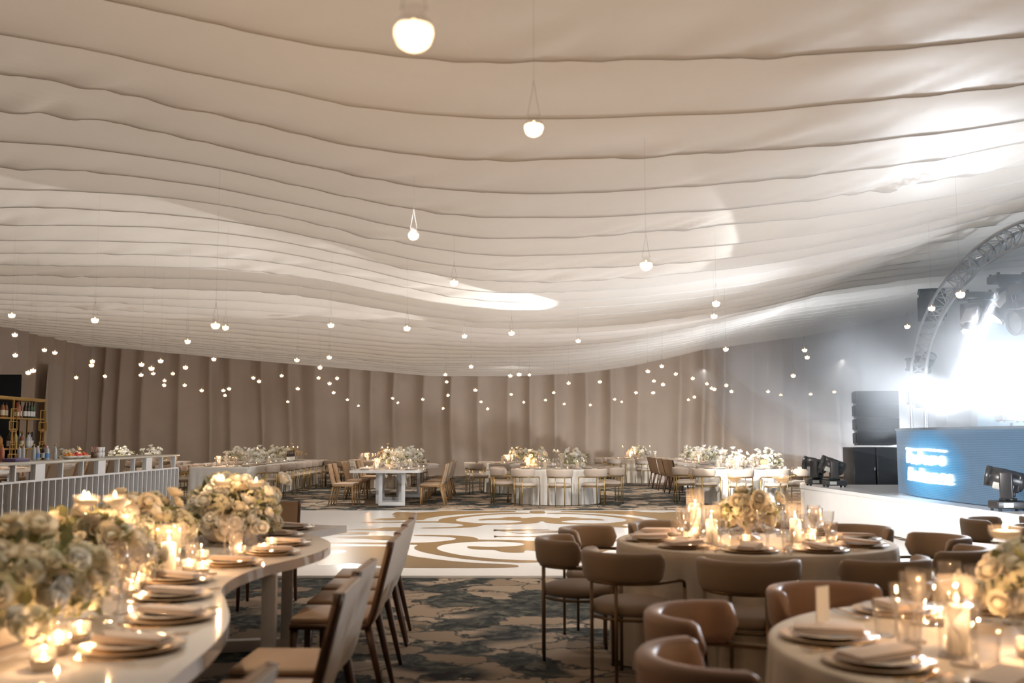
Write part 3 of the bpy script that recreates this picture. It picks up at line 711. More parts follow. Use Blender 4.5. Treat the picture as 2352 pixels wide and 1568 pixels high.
def stem_proto(h, r, light):
    k = [PR('stem_glass', MB().lathe([(r * .9, 0), (r * .9, 0.006), (0.012, 0.02), (0.009, h * .5), (0.012, h - r * 1.5), (r * .8, h - r * 1.2), (r, h - r * .5), (r, h)], 18, cap=True).mesh('stem_glass', GLASS)),
         PR('floating_wax', MB().lathe([(r * .5, h - r * .85), (r * .9, h - r * .6), (r * .93, h - r * .3), (1e-6, h - r * .25)], 16).mesh('floating_wax', WAX)),
         PR('flame', FL_M, loc=(0, 0, h - r * .25))]
    k[0]['me'] = MB().lathe([(1e-6, 0), (r * .9, 0), (r * .9, 0.006), (0.012, 0.02), (0.009, h * .5), (0.012, h - r * 1.5), (r * .8, h - r * 1.2), (r, h - r * .5), (r, h)], 18, cap=False).mesh('stem_glass', GLASS)
    if light: k.append(PR('candle_light', light=light, loc=(0, 0, h + 0.03)))
    return PR('stemmed_candle', None, k)
STEM_N, STEM_F = stem_proto(0.42, 0.05, LD_N), stem_proto(0.40, 0.05, None)
STEM_T = stem_proto(0.34, 0.06, LD_N)
# hanging globes
GL = MB().lathe([(1e-6, -0.044), (0.022, -0.043), (0.040, -0.030), (0.050, -0.004), (0.046, 0.020), (0.033, 0.036), (0.026, 0.044), (0.027, 0.056), (0.034, 0.062)], 20, cap=False).mesh('glass_globe', thin_glass('globe_glass', (0.96, 0.95, 0.94), 0.25))
GWAX = MB().lathe([(1e-6, -0.0425), (0.021, -0.0415), (0.0385, -0.029), (0.0475, -0.004), (0.0455, 0.012), (1e-6, 0.012)], 18).mesh('wax', WAX)
def hang_proto():
    return PR('hanging_candle', None, [PR('glass_globe', GL), PR('wax', GWAX), PR('flame', FL_S, loc=(0, 0, 0.013)), PR('candle_light', light=LD_H, loc=(0, 0, -0.008))])
HANG = hang_proto()
WIREM = {}
def hang(u, v, depth, template, group):
    p = ony(u, v, depth); o = inst(HANG, p, cat='hanging candle')
    top = ceil_base(p.x, p.y) - p.z + 0.22
    w = MB(); r = 0.0008 + depth * 0.00002
    for s_ in (-1, 1): w.tube([(s_ * 0.031, 0, 0.058), (s_ * 0.012, 0, 0.16), (0, 0, 0.24)], r, 4)
    w.tube([(0, 0, 0.235), (0, 0, max(top, 0.3))], 0.0006, 4)
    obj('wire', w.mesh('wire', WIRE), o)
    return auto(o, template, group)

# ------------------------------------------------------------------ tableware
PLATE = PR('dinner_plate', MB().lathe([(1e-6, 0.0), (0.075, 0.0), (0.09, 0.006), (0.132, 0.016), (0.134, 0.018), (0.09, 0.011), (0.07, 0.008), (1e-6, 0.008)], 28, cap=False).mesh('dinner_plate', CERAM))
CHG = PR('charger_plate', MB().lathe([(1e-6, 0.0), (0.11, 0.0), (0.165, 0.012), (0.167, 0.014), (0.115, 0.007), (1e-6, 0.006)], 32, cap=False).mesh('charger_plate', CHARGER))
def napkin_mesh():
    mb = MB()
    for k in range(3): mb.box(-0.055 + .002 * k, 0.055 - .003 * k, -0.12 + .004 * k, 0.12 - .003 * k, 0.007 * k, 0.007 * k + 0.006, 0.0025)
    mb.v = [(x + 0.01 * sin(y * 14), y, z + 0.012 * max(0, y - 0.06) / 0.06 + 0.004 * sin(x * 40 + y * 20)) for x, y, z in mb.v]
    return mb.mesh('napkin', NAPK)
NAP = PR('napkin', napkin_mesh())
def cutl(kind, m):
    mb = MB(); 
    prof = {'knife': [(-.11, .007, .003), (-.02, .005, .003), (0, .006, .002), (.05, .010, .001), (.09, .009, .001), (.11, .002, .001)],
            'fork': [(-.10, .007, .003), (-.03, .003, .003), (.03, .003, .002), (.05, .011, .002), (.10, .011, .0015)],
            'spoon': [(-.10, .006, .003), (-.02, .003, .003), (.03, .003, .002), (.05, .012, .002), (.075, .019, .002), (.10, .012, .002), (.108, .003, .002)]}[kind]
    vs_, fs_ = [], []
    for (y, w, t) in prof:
        z = 0.003 + (0.006 if y < -.08 else 0.008 * max(0, y - .02) / .08)
        vs_ += [(-w, y, z), (w, y, z), (w, y, z + t), (-w, y, z + t)]
    for i in range(len(prof) - 1):
        for k in range(4): fs_.append((i * 4 + k, i * 4 + (k + 1) % 4, i * 4 + 4 + (k + 1) % 4, i * 4 + 4 + k))
    fs_ += [(3, 2, 1, 0), tuple(len(prof) * 4 - 4 + k for k in range(4))]
    mb.add(vs_, fs_)
    return PR(kind, mb.mesh(kind, m))
FORK, KNIFE, SPOON = cutl('fork', GOLDC), cutl('knife', GOLDC), cutl('spoon', SILV)
def up(p, k): return [(r * k, z * k) for r, z in p]
GOB = PR('water_goblet', MB().lathe(up([(1e-6, 0.0), (0.036, 0.0), (0.034, 0.004), (0.008, 0.012), (0.006, 0.05), (0.010, 0.06), (0.012, 0.072), (0.030, 0.095), (0.040, 0.13), (0.044, 0.17)], 1.2), 24, cap=False, rib=0.035, ribn=12).mesh('water_goblet', CUT))
WINE = PR('wine_glass', MB().lathe(up([(1e-6, 0.0), (0.034, 0.0), (0.032, 0.004), (0.006, 0.012), (0.005, 0.09), (0.012, 0.10), (0.032, 0.125), (0.038, 0.155), (0.036, 0.20)], 1.15), 24, cap=False, rib=0.03, ribn=12).mesh('wine_glass', CUT))
TUM = PR('tumbler', MB().lathe(up([(1e-6, 0.012), (0.026, 0.0), (0.029, 0.004), (0.034, 0.06), (0.038, 0.115)], 1.1), 24, cap=False, rib=0.035, ribn=12).mesh('tumbler', CUT))
TZ = 0.7535
def place_setting(c, face, where, grp, near=True, glasses=(1, 1, 1), tz=TZ, cut=True):
    """c = plate centre, face = direction (angle) from the plate towards the middle of the table"""
    d = Vector((cos(face), sin(face))); s_ = Vector((d.y, -d.x)); rz = face - PI / 2
    def at(f, l): q = Vector(c) + d * f + s_ * l; return (q.x, q.y, tz)
    def put(p, f, l, dz, nm, cat, rzo=0.0):
        x, y, z = at(f, l)
        return auto(inst(p, (x, y, z + dz), rz + rzo, cat=cat), '{n} ' + nm + ' from the left ' + where, nm + 's ' + grp)
    put(PLATE, 0, 0, 0.008 if near else 0.001, 'cream dinner plate', 'plate')
    if near: put(CHG, 0, 0, 0.0, 'stone coloured charger plate', 'plate')
    put(NAP, -0.0, 0.0, 0.019 if near else 0.011, 'folded blush napkin', 'napkin', R.uniform(-.2, .2))
    if near and cut:
        put(FORK, 0, -0.205, 0, 'gold fork', 'fork'); put(KNIFE, 0, 0.20, 0, 'gold knife', 'knife'); put(SPOON, 0, 0.235, 0, 'steel spoon', 'spoon')
    if glasses[0]: put(GOB, 0.24, 0.10, 0, 'cut crystal goblet', 'glass')
    if glasses[1]: put(WINE, 0.28, 0.0, 0, 'ribbed wine glass', 'glass')
    if glasses[2]: put(TUM, 0.20, -0.09, 0, 'ribbed tumbler', 'glass')
# ------------------------------------------------------------------ stage side
STX = lambda y: 5.37 + (18.75 - y) * 0.06
st = obj('stage_platform', None, None, (5.37, 18.75, 0), label='low white stage platform along the right side of the dance floor', category='stage')
so = [(0, 0), (STX(6.0) - 5.37, -12.75), (6.6, -12.75), (6.6, 0)]
obj('deck', MB().slab(so, 0.50, 0.56).mesh('deck', mat('white_gloss_deck', (0.78, 0.77, 0.77), 0.12, var=0.02)), st)
fas = MB(); fas.slab([(0.01, -0.01), (STX(6.0) - 5.36, -12.74), (STX(6.0) - 5.3, -12.74), (0.07, -0.01)], 0.0, 0.498)
obj('front_fascia', fas.mesh('front_fascia', WHITEP), st)
obj('side_fascia', MB().slab([(0.08, -0.06), (6.58, -0.06), (6.58, -0.01), (0.08, -0.01)], 0.0, 0.498).mesh('side_fascia', WHITEP), st)

# DJ booth with a curved LED front
bo = obj('dj_booth', None, None, (6.6, 14.4, 0.56), label='curved blue LED booth on the stage with a glowing white logo', category='booth')
def bx(y): t = (y - 14.4) / 1.9; return 5.98 + 0.28 * t * t * (1 if y > 14.4 else 0.6)
ys = [12.0 + 4.25 * i / 24 for i in range(25)]
front = [(bx(y) - 6.6, y - 14.4) for y in ys]
BOOTHH = 0.985
def led_mat():
    m = bpy.data.materials.new('led_panel'); m.use_nodes = True; nt = m.node_tree; N, L = nt.nodes, nt.links
    b = N['Principled BSDF']; b.inputs['Base Color'].default_value = (0.02, 0.03, 0.04, 1); b.inputs['Roughness'].default_value = 0.35
    tc = N.new('ShaderNodeTexCoord'); wv = N.new('ShaderNodeTexWave'); wv.bands_direction = 'Z'; wv.inputs['Scale'].default_value = 14; L.new(tc.outputs['Object'], wv.inputs['Vector'])
    vm = N.new('ShaderNodeVectorMath'); vm.operation = 'SUBTRACT'; vm.inputs[1].default_value = (-0.6, 0.08, 0.42); L.new(tc.outputs['Object'], vm.inputs[0])
    sc_ = N.new('ShaderNodeVectorMath'); sc_.operation = 'MULTIPLY'; sc_.inputs[1].default_value = (0.0, 0.8, 1.6); L.new(vm.outputs[0], sc_.inputs[0])
    ln = N.new('ShaderNodeVectorMath'); ln.operation = 'LENGTH'; L.new(sc_.outputs[0], ln.inputs[0])
    cr = N.new('ShaderNodeValToRGB'); e = cr.color_ramp.elements
    e[0].position = 0.3; e[0].color = (0.10, 0.55, 1.0, 1); e[1].position = 1.0; e[1].color = (0.10, 0.19, 0.30, 1); k = e.new(0.75); k.color = (0.05, 0.28, 0.55, 1)  # bloom round the logo painted as a brighter blue halo in the emission
    L.new(ln.outputs['Value'], cr.inputs[0])
    mx = N.new('ShaderNodeMix'); mx.data_type = 'RGBA'; mx.blend_type = 'MULTIPLY'; mx.inputs['Factor'].default_value = 0.35
    L.new(cr.outputs['Color'], mx.inputs['A']); L.new(wv.outputs['Color'], mx.inputs['B'])
    L.new(mx.outputs['Result'], b.inputs['Emission Color']); b.inputs['Emission Strength'].default_value = 1.0
    return m
LEDM = led_mat()
pan = MB().slab(front + [(x + 0.06, y) for x, y in front[::-1]], 0.012, BOOTHH); obj('led_front', pan.mesh('led_front', LEDM), bo)
obj('booth_body', MB().slab([(x + 0.065, y) for x, y in front] + [(0.55, front[-1][1]), (0.55, front[0][1])], 0.0, BOOTHH - 0.03).mesh('booth_body', mat('blue_grey_booth', (0.05, 0.08, 0.12), 0.4)), bo)
obj('counter', MB().slab([(x - 0.02, y) for x, y in front] + [(0.6, front[-1][1]), (0.6, front[0][1])], BOOTHH, BOOTHH + 0.035).mesh('counter', mat('booth_counter', (0.10, 0.13, 0.17), 0.3)), bo)
LOGO = emit('glowing_logo', (0.80, 0.93, 1.0), 14)
def stroke(lg, pts, r):
    q = [(bx(14.4 + y) - 6.6 - 0.012, y, z) for y, z in pts]
    lg.tube(q, r, 6)
lg = MB()
rr = random.Random(5)
for line, (z0, hh, y0, y1, n) in enumerate(((0.50, 0.17, 0.86, -0.55, 8), (0.27, 0.15, 0.80, -0.72, 9))):
    w = (y0 - y1) / n
    for i in range(n):
        yc = y0 - w * i; tall = hh if i in (0, n - 1, 3) or rr.random() < .3 else hh * .62
        if i % 3 == 0: P = [(yc, z0), (yc - w * .05, z0 + tall * .6), (yc - w * .15, z0 + tall), (yc - w * .3, z0 + tall * .9), (yc - w * .25, z0)]
        elif i % 3 == 1: P = [(yc - w * .4 + w * .3 * cos(a), z0 + hh * .31 + hh * .31 * sin(a)) for a in [2 * PI * k / 10 for k in range(11)]]
        else: P = [(yc, z0 + tall * .6), (yc - w * .1, z0), (yc - w * .3, z0 + hh * .55), (yc - w * .5, z0), (yc - w * .7, z0 + hh * .6), (yc - w * .9, z0 + hh * .1)]
        stroke(lg, P, 0.023)
    stroke(lg, [(y0 + .05, z0 - .02 + (hh + .06) * (1 - line)), (y0 - .3, z0 + hh * 1.15 - .19 * line), (y0 - .8, z0 + hh * 1.2 - .21 * line), (y1, z0 + hh * 1.1 - .19 * line)], 0.018)
obj('logo_lettering', lg.mesh('logo_lettering', LOGO), bo)

# LED wall behind
lw = obj('led_wall', MB().box(9.6, 9.75, 10.0, 20.6, 0.565, 4.25).mesh('led_wall', emit('blue_led_wall', (0.20, 0.46, 0.66), 0.9, var=0.3, vscale=0.6)), label='tall blue LED screen wall at the back of the stage', category='screen')

# moving head lights
def mover_proto(tilt, lit, pan=0.0, name='moving_head_light'):
    k = []
    b = MB(); b.box(-0.19, 0.19, -0.13, 0.13, 0.025, 0.12, 0.015)
    k.append(PR('base', b.mesh('base', BLACKP)))
    ft = MB().lathe([(0.02, 0), (0.02, 0.03)], 8).mesh('foot', BLACKP)
    for sx in (-1, 1):
        for sy in (-1, 1): k.append(PR('foot', ft, loc=(sx * .15, sy * .1, 0)))
    k.append(PR('display', MB().box(-0.12, 0.0, -0.134, -0.128, 0.045, 0.10).mesh('display', GREYP)))
    Mp = Matrix.Rotation(pan, 4, 'Z')
    def rotm(me): me.transform(Mp); return me
    yk = MB(); yk.lathe([(0.10, 0.12), (0.10, 0.15), (0.06, 0.155)], 16); yk.box(-0.19, 0.19, -0.06, 0.06, 0.15, 0.185, 0.012)
    for sx in (-1, 1): yk.box(sx * 0.19 - .03, sx * 0.19 + .03, -0.075, 0.075, 0.15, 0.47, 0.022)
    k.append(PR('yoke', rotm(yk.mesh('yoke', BLACKP)), kids=[PR('badge', rotm(MB().tube([(0.222, 0.022 * cos(a) , 0.31 + 0.07 * sin(a)) for a in [2 * PI * i / 20 for i in range(20)]], 0.004, 5, closed=True).mesh('badge', GREYP)))]))
    hd = MB(); hd.lathe([(0.06, -0.20), (0.115, -0.17), (0.125, 0.05), (0.12, 0.18)], 20, ax='y'); hd.lathe([(0.12, 0.18), (0.125, 0.19), (0.125, 0.24), (0.11, 0.245), (0.105, 0.22)], 20, ax='y', cap=False)
    hd.box(-0.11, 0.11, -0.16, 0.10, -0.13, 0.10, 0.03)
    Mt = Mp @ Matrix.Translation((0, 0, 0.37)) @ Matrix.Rotation(tilt, 4, 'X')
    h = hd.mesh('head', BLACKP); h.transform(Mt)
    l = MB().lathe([(1e-6, 0.232), (0.06, 0.228), (0.106, 0.215)], 20, ax='y', cap=False).mesh('lens', LENS if lit else LENSOFF); l.transform(Mt)
    s_ = MB().box(-0.116, 0.116, -0.10, 0.14, -0.135, -0.04, 0.02).mesh('side_shell', GREYP); s_.transform(Mt)
    k.append(PR('head', h, kids=[PR('lens', l), PR('side_shell', s_, label='silver grey shell')]))
    return PR(name, None, k)
MV = mover_proto(rad(12), False, rad(60)); MV2 = mover_proto(rad(20), False, rad(75)); MVL = mover_proto(rad(5), True, rad(95)); MVD = mover_proto(rad(-68), True, rad(110))
for (p, pr, s_, lab) in (((5.62, 18.5, .56), MV, 1.0, 'black moving head light on the stage corner, left one of the two together'), ((5.76, 17.95, .56), MV2, 1.0, 'black moving head light on the stage corner, nearer the blue booth of the two'),
                         ((5.99, 12.15, .56), MV, 1.0, 'black and silver moving head light alone at the stage edge before the booth')):
    inst(pr, p, 0, lab, 'stage light', 'moving head lights on the stage', sca=s_)

# truss arch carrying lights
AX, AC, AA, AB_, AZ = 7.5, 14.3, 3.95, 2.15, 2.25
def arch(dx, grow):
    pts = [(AX + dx, AC + AA + grow, 0.6), (AX + dx, AC + AA + grow, 1.4)]
    pts += [(AX + dx, AC + (AA + grow) * cos(a), AZ + (AB_ + grow) * sin(a)) for a in [PI * i / 40 for i in range(41)]]
    return pts + [(AX + dx, AC - AA - grow, 1.4), (AX + dx, AC - AA - grow, 0.6)]
tr = obj('truss_arch', None, None, (AX, AC, 0.56), label='silver lighting truss arch framing the stage', category='truss')
chords = [(-0.14, 0.14), (0.14, 0.14), (0.0, -0.14)]
Tl = lambda ps: [(x - AX, y - AC, z - 0.56) for x, y, z in ps]
for c in chords: obj('chord', MB().tube(Tl(arch(*c)), 0.026, 8).mesh('chord', ALU), tr)
br = MB(); A_ = [Tl(arch(*c)) for c in chords]
for i in range(2, 42):
    for a, b in ((0, 1), (1, 2), (2, 0)):
        br.tube([A_[a][i], A_[b][i + (1 if i % 2 == 0 else 0) if i < 42 else i]], 0.010, 5)
        if i % 2: br.tube([A_[a][i], A_[b][i - 1]], 0.010, 5)
        else: br.tube([A_[a][i], A_[b][i]], 0.010, 5)
obj('lattice', br.mesh('lattice', ALU), tr)
for i, s_ in ((0, 1), (1, -1)):
    obj('foot_plate', MB().box(-0.25, 0.25, s_ * AA - .25, s_ * AA + .25, 0, 0.03, .005).mesh('foot_plate', DARKG), tr)
def hung(u, v, y, pr, lab, sca=1.0):
    p = ony(u, v, y); o = inst(pr, p, 0, lab, 'stage light', 'lights hung on the truss arch', rot=(PI, 0, 0), sca=sca); return o
MVH = mover_proto(rad(60), True, rad(70)); MVH2 = mover_proto(rad(48), True, rad(100)); MVO = mover_proto(rad(10), False, rad(80))
hung(2240, 668, 15.9, MVH, 'black moving head hung under the arch, left of the two with white beams', 1.2)
hung(2312, 628, 15.0, MVH2, 'black moving head hung under the arch, right of the two with white beams', 1.25)
hung(2375, 645, 14.2, MVO, 'black unlit moving head hung under the arch top beside the picture edge', 1.5)
# lights clamped on the arch leg (outside)
MVS = mover_proto(rad(25), False, rad(40))
for (u, v, y, lab) in ((2082, 838, 18.8, 'round black stage light clamped to the outer arch leg, upper one'), (2085, 915, 18.8, 'round black stage light clamped to the outer arch leg above the speakers, lower one')):
    p = ony(u, v, y); o = inst(MVS, p, 0, lab, 'stage light', 'lights clamped on the arch leg', rot=(rad(90), 0, rad(60)), sca=0.95)
# flood with barn doors on top left of arch
p = ony(2130, 690, 18.2)
fo = obj('flood_light', None, None, p, (0, 0, rad(70)), label='black flood light with open barn doors at the arch shoulder', category='stage light')
obj('housing', MB().box(-0.2, 0.2, -0.14, 0.14, -0.15, 0.16, 0.02).mesh('housing', BLACKP), fo)
for (a, x0, x1, z0, z1) in ((0, -0.32, 0.32, 0.16, 0.18), (1, -0.32, -0.30, -0.35, 0.1), (2, 0.30, 0.32, -0.35, 0.1)):
    obj('barn_door', MB().box(x0, x1, -0.3, 0.16, z0, z1, 0.003).mesh('barn_door', BLACKP), fo)
# lit beam lights on stands behind the booth
for (x, y, lab, lab2) in ((7.5, 15.0, 'light stand behind the blue booth, left one of two', 'blinding lit beam light above the booth, the left one of two'), (7.45, 13.65, 'light stand behind the blue booth, right one of two at the picture edge', 'blinding lit beam light above the booth, the right one of two at the picture edge')):
    sp = obj('light_stand', None, None, (x, y, 0.56), label=lab, category='stand', group='light stands behind the booth')
    obj('pole', MB().lathe([(0.02, 0), (0.02, 1.1)], 10).mesh('pole', DARKG), sp)
    for k in range(3): obj('leg', MB().tube([(0, 0, 0.35), (0.28 * cos(k * 2.1), 0.28 * sin(k * 2.1), 0.01)], 0.012, 6).mesh('leg', DARKG), sp)
    inst(MVL, (x, y, 1.66), 0, lab2, 'stage light', 'beam lights on the stands')

# speakers beside the stage
for i, (u0, u1) in enumerate(((1960, 2012), (2014, 2068))):
    p0, p1 = ony(u0, 1060, 22.0), ony(u1, 1060, 22.0)
    s_ = obj('subwoofer', None, None, ((p0.x + p1.x) / 2, 22.35, 0), label='tall black subwoofer beside the stage, %s of the pair' % ('outer' if i == 0 else 'one nearer the booth'), category='speaker', group='subwoofers beside the stage')
    w = p1.x - p0.x
    obj('cabinet', MB().box(-w / 2, w / 2, -.34, .34, 0, 1.22, .012).mesh('cabinet', BLACKP), s_)
    obj('grille', MB().box(-w / 2 + .02, w / 2 - .02, -.352, -.342, .03, 1.19, .004).mesh('grille', GRILLE), s_)
    obj('latch', MB().box(w / 2 - .05, w / 2 - .015, -.36, -.345, .72, .78, .003).mesh('latch', GREYP), s_)
lab = ['topmost of the four stacked line array speakers beside the stage', 'second from the top of the four line array speakers', 'third from the top of the four line array speakers', 'lowest of the four stacked line array speakers, on the subwoofers']
z = 2.50
for i in range(4):
    hh = 0.29; z -= hh + 0.012
    s_ = obj('line_array_speaker', None, None, (8.12, 22.35, z - 0.02), (rad([1, 0, -1.0, -3][i]), 0, rad(-8)), label=lab[i], category='speaker', group='line array speakers')
    bm = [(-.45, -.33), (.45, -.33), (.40, .30), (-.40, .30)]
    obj('cabinet', MB().slab(bm, 0.0, hh).mesh('cabinet', DARKG), s_)
    obj('grille', MB().box(-.44, .44, -.345, -.333, .015, hh - .015, .004).mesh('grille', GRILLE), s_)
    for sx in (-1, 1): obj('rigging_bracket', MB().box(sx * .455 - .015, sx * .455 + .015, -.25, .1, .03, hh - .03, .004).mesh('rigging_bracket', DARKG), s_)

# drifting stage haze: separate clouds of smoke
def haze(name, c, r, dens, seed, lab, rough=0.3):
    m = bpy.data.materials.new('stage_haze'); m.use_nodes = True; nt = m.node_tree; nt.nodes.clear()
    vsn = nt.nodes.new('ShaderNodeVolumeScatter'); vsn.inputs['Color'].default_value = (0.97, 0.98, 1, 1); vsn.inputs['Density'].default_value = dens; vsn.inputs['Anisotropy'].default_value = 0.35
    o = nt.nodes.new('ShaderNodeOutputMaterial'); nt.links.new(vsn.outputs[0], o.inputs['Volume'])
    m.cycles.homogeneous_volume = True if hasattr(m.cycles, 'homogeneous_volume') else None
    mb = MB().lathe(sphere_prof(1, 0, 20), 36, cap=False)
    vv = []
    for p in mb.v:
        n = Vector(p).normalized(); k = 1 + rough * noise.noise(n * 1.5 + Vector((seed, 0, 0))) + rough * .4 * noise.noise(n * 4 + Vector((seed, 0, 0)))
        vv.append((n.x * r[0] * k, n.y * r[1] * k, max(n.z * r[2] * k, 0.02 - c[2])))
    mb.v = vv
    return obj(name, mb.mesh(name, m), None, c, kind='stuff', label=lab, category='haze')
haze('haze', (9.8, 19.5, 3.3), (5.6, 14.0, 2.8), 0.045, 1.0, 'thin outer veil of pale stage haze drifting towards the tables')
haze('haze', (10.0, 19.0, 3.3), (4.9, 12.0, 2.5), 0.05, 4.0, 'pale stage haze over the speakers and the back of the stage')
haze('haze', (10.0, 17.5, 3.2), (4.1, 9.5, 2.3), 0.05, 7.0, 'dense bright stage haze round the truss arch and booth')
# ------------------------------------------------------------------ bar at the left
BX, BY0, BY1, BH = -6.95, 13.2, 20.85, 1.10
bar = obj('bar_counter', None, None, (BX, BY0, 0), label='long mirrored bar with white vertical slats along the left side', category='bar')
L_ = BY1 - BY0
obj('body', MB().box(-0.66, -0.03, 0.0, L_, 0.0, BH - 0.06, 0.004).mesh('body', WHITEP), bar)
obj('mirror_front', MB().box(-0.03, -0.015, 0.0, L_, 0.02, BH - 0.05).mesh('mirror_front', MIRROR), bar)
obj('counter_top', MB().box(-0.70, 0.03, -0.03, L_ + 0.03, BH - 0.05, BH - 0.015, 0.006).mesh('counter_top', BARTOP), bar)
obj('mid_rail', MB().box(-0.02, 0.02, 0, L_, 0.795, 0.825, 0.004).mesh('mid_rail', WHITEP), bar)
obj('base_rail', MB().box(-0.02, 0.03, 0, L_, 0.0, 0.06, 0.004).mesh('base_rail', WHITEP), bar)
n = 35
for i in range(n):
    y = 0.02 + (L_ - 0.04) * i / (n - 1)
    obj('slat', MB().box(-0.02, 0.03, y - 0.013, y + 0.013, 0.06, 0.795).mesh('slat', WHITEP) if i == 0 else bpy.data.meshes['slat'], bar, (0, y - 0.02 if i else 0, 0))
pw = 0
for i in range(11):
    y = 0.07 + 0.735 * i
    w = 0.15 if i % 3 == 2 else 0.02
    obj('frieze_post', MB().box(-0.02, 0.022, y - w, y + w, 0.825, BH - 0.05).mesh('frieze_post', WHITEP), bar)

def bottle_proto(prof, col, cap, lab, rough=0.08, glassy=True):
    m = mat('bottle_%d_%d_%d' % tuple(int(c * 99) for c in col), col, rough, var=0.15, spec=0.6, coat=0.3)
    k = [PR('cap', MB().lathe([(0.016, prof[-1][1] - .03), (0.016, prof[-1][1] + .012), (1e-6, prof[-1][1] + .012)], 10).mesh('cap', cap))]
    r = max(p[0] for p in prof); z = [p[1] for p in prof if p[0] > r * .98]
    if lab: k.append(PR('label', MB().lathe([(r * 1.015, z[0] + .03), (r * 1.015, min(z[-1] - .005, z[0] + .13))], 12, cap=False).mesh('label', lab), label='paper label'))
    return PR('bottle', MB().lathe(prof, 12).mesh('bottle', m), k)
def bp(r, sh, h, neck=.014): return [(r * .9, 0), (r, .008), (r, sh), (r * .75, sh + .04), (neck * 1.1, sh + .07), (neck, h)]
PAPW = mat('white_label_paper', (0.75, 0.72, 0.66), 0.6); PAPC = mat('cream_label_paper', (0.66, 0.55, 0.36), 0.6); PAPB = mat('blue_label_paper', (0.10, 0.25, 0.5), 0.6)
CAPK = mat('black_cap', (0.02, 0.02, 0.02), 0.4); CAPR = mat('red_wax_cap', (0.55, 0.02, 0.03), 0.35); CAPG = mat('gold_cap', (0.5, 0.33, 0.1), 0.3, 0.8); CAPW = mat('white_cap', (0.75, 0.75, 0.75), 0.4)
AMB, CLR, DRK, GRN, ROS, YEL = (0.28, 0.09, 0.02), (0.42, 0.42, 0.42), (0.035, 0.018, 0.012), (0.03, 0.07, 0.03), (0.45, 0.14, 0.08), (0.5, 0.38, 0.12)
BOT = {'whisky': (bottle_proto(bp(.042, .17, .27), AMB, CAPK, PAPC), 'amber whisky bottle with a cream label'),
       'red': (bottle_proto(bp(.055, .12, .29), AMB, CAPR, PAPC), 'squat bottle with red wax neck'),
       'rose': (bottle_proto(bp(.044, .21, .31), ROS, CAPG, None), 'tall pinkish red bottle'),
       'green': (bottle_proto(bp(.04, .20, .33), GRN, CAPK, PAPW), 'dark green bottle with a white label'),
       'dark': (bottle_proto(bp(.036, .19, .30), DRK, CAPK, PAPW), 'dark bottle with a white label'),
       'blue': (bottle_proto(bp(.045, .18, .27), CLR, CAPW, PAPB), 'clear bottle with a blue label'),
       'clear': (bottle_proto(bp(.038, .19, .31), CLR, CAPG, None), 'clear spirit bottle'),
       'white': (bottle_proto(bp(.045, .16, .29), (0.62, 0.62, 0.64), CAPK, PAPW), 'frosted white bottle with a dark cap'),
       'yellow': (bottle_proto(bp(.036, .20, .31), YEL, CAPG, None), 'pale yellow bottle'),
       'amber': (bottle_proto(bp(.05, .15, .24), (0.40, 0.17, 0.03), CAPK, None), 'broad amber bottle')}
def put_bottle(kind, x, y, z, where, sca=1):
    p, d = BOT[kind]; auto(inst(p, (x, y, z), R.uniform(0, 6), cat='bottle', sca=sca), '{n} ' + d + ' from the left ' + where, d.split(' with')[0] + 's ' + where)

# gold bottle shelf behind the bar
SX, SY0, SY1, SH = -9.5, 16.2, 20.3, 2.2
GOLDF = mat('gold_frame', (0.50, 0.32, 0.10), 0.35, 0.7, var=0.12)
et = obj('bottle_shelf', None, None, (SX, SY0, 0), label='gold metal etagere with liquor bottles behind the bar', category='shelf')
ln = SY1 - SY0; dp = 0.34
bays = [ln - 1.30, ln]
for y in (0.02, ln - 2.6 + .02, ln - 1.30, ln - 0.02):
    for x in (-dp, 0): obj('upright', MB().box(x - .015, x + .015, y - .015, y + .015, 0, SH).mesh('upright', GOLDF), et)
for z, h in ((SH - .05, .06), (1.80 - .015, .03), (1.22 - .015, .03), (0.62, .03)):
    obj('shelf_board', MB().box(-dp - .01, .012, 0, ln, z, z + h, .003).mesh('shelf_board', GOLDF), et)
for y in (ln - 1.30, ln - 0.12, ln - 2.6):
    fr = MB()
    for (z0, z1, w) in ((1.55, 1.98, .11), (1.58, 1.74, .16), (1.02, 1.35, .11), (1.3, 1.6, .07), (0.9, 1.12, .16)):
        for s_ in (-1, 1): fr.box(.014, .028, y + s_ * w - .008, y + s_ * w + .008, z0, z1)
        for zz in (z0, z1): fr.box(.014, .028, y - w, y + w, zz - .008, zz + .008)
    obj('fretwork', fr.mesh('fretwork', GOLDF), et)
wt = 'on the upper gold shelf'; wl = 'on the lower gold shelf'
for kind, y in (('blue', 17.72), ('dark', 17.86), ('rose', 17.96), ('rose', 18.08), ('red', 18.22), ('blue', 18.40), ('whisky', 18.52), ('dark', 18.62), ('whisky', 18.74), ('whisky', 18.93), ('dark', 19.03), ('red', 19.36), ('rose', 19.50), ('dark', 19.60), ('dark', 19.72), ('dark', 19.83), ('green', 19.95), ('green', 20.06)):
    put_bottle(kind, SX - 0.12 + R.uniform(-.05, .05), y, 1.816, wt)
for kind, y in (('amber', 17.7), ('clear', 17.82), ('amber', 17.95), ('amber', 18.1), ('clear', 18.22), ('white', 18.32), ('dark', 18.46), ('whisky', 18.58), ('amber', 18.72), ('dark', 19.1), ('dark', 19.2), ('yellow', 19.33), ('clear', 19.45), ('whisky', 19.54), ('clear', 19.64), ('clear', 19.73), ('white', 19.83), ('clear', 19.92), ('white', 20.02), ('dark', 20.12)):
    put_bottle(kind, SX - 0.12 + R.uniform(-.05, .05), y, 1.236, wl)
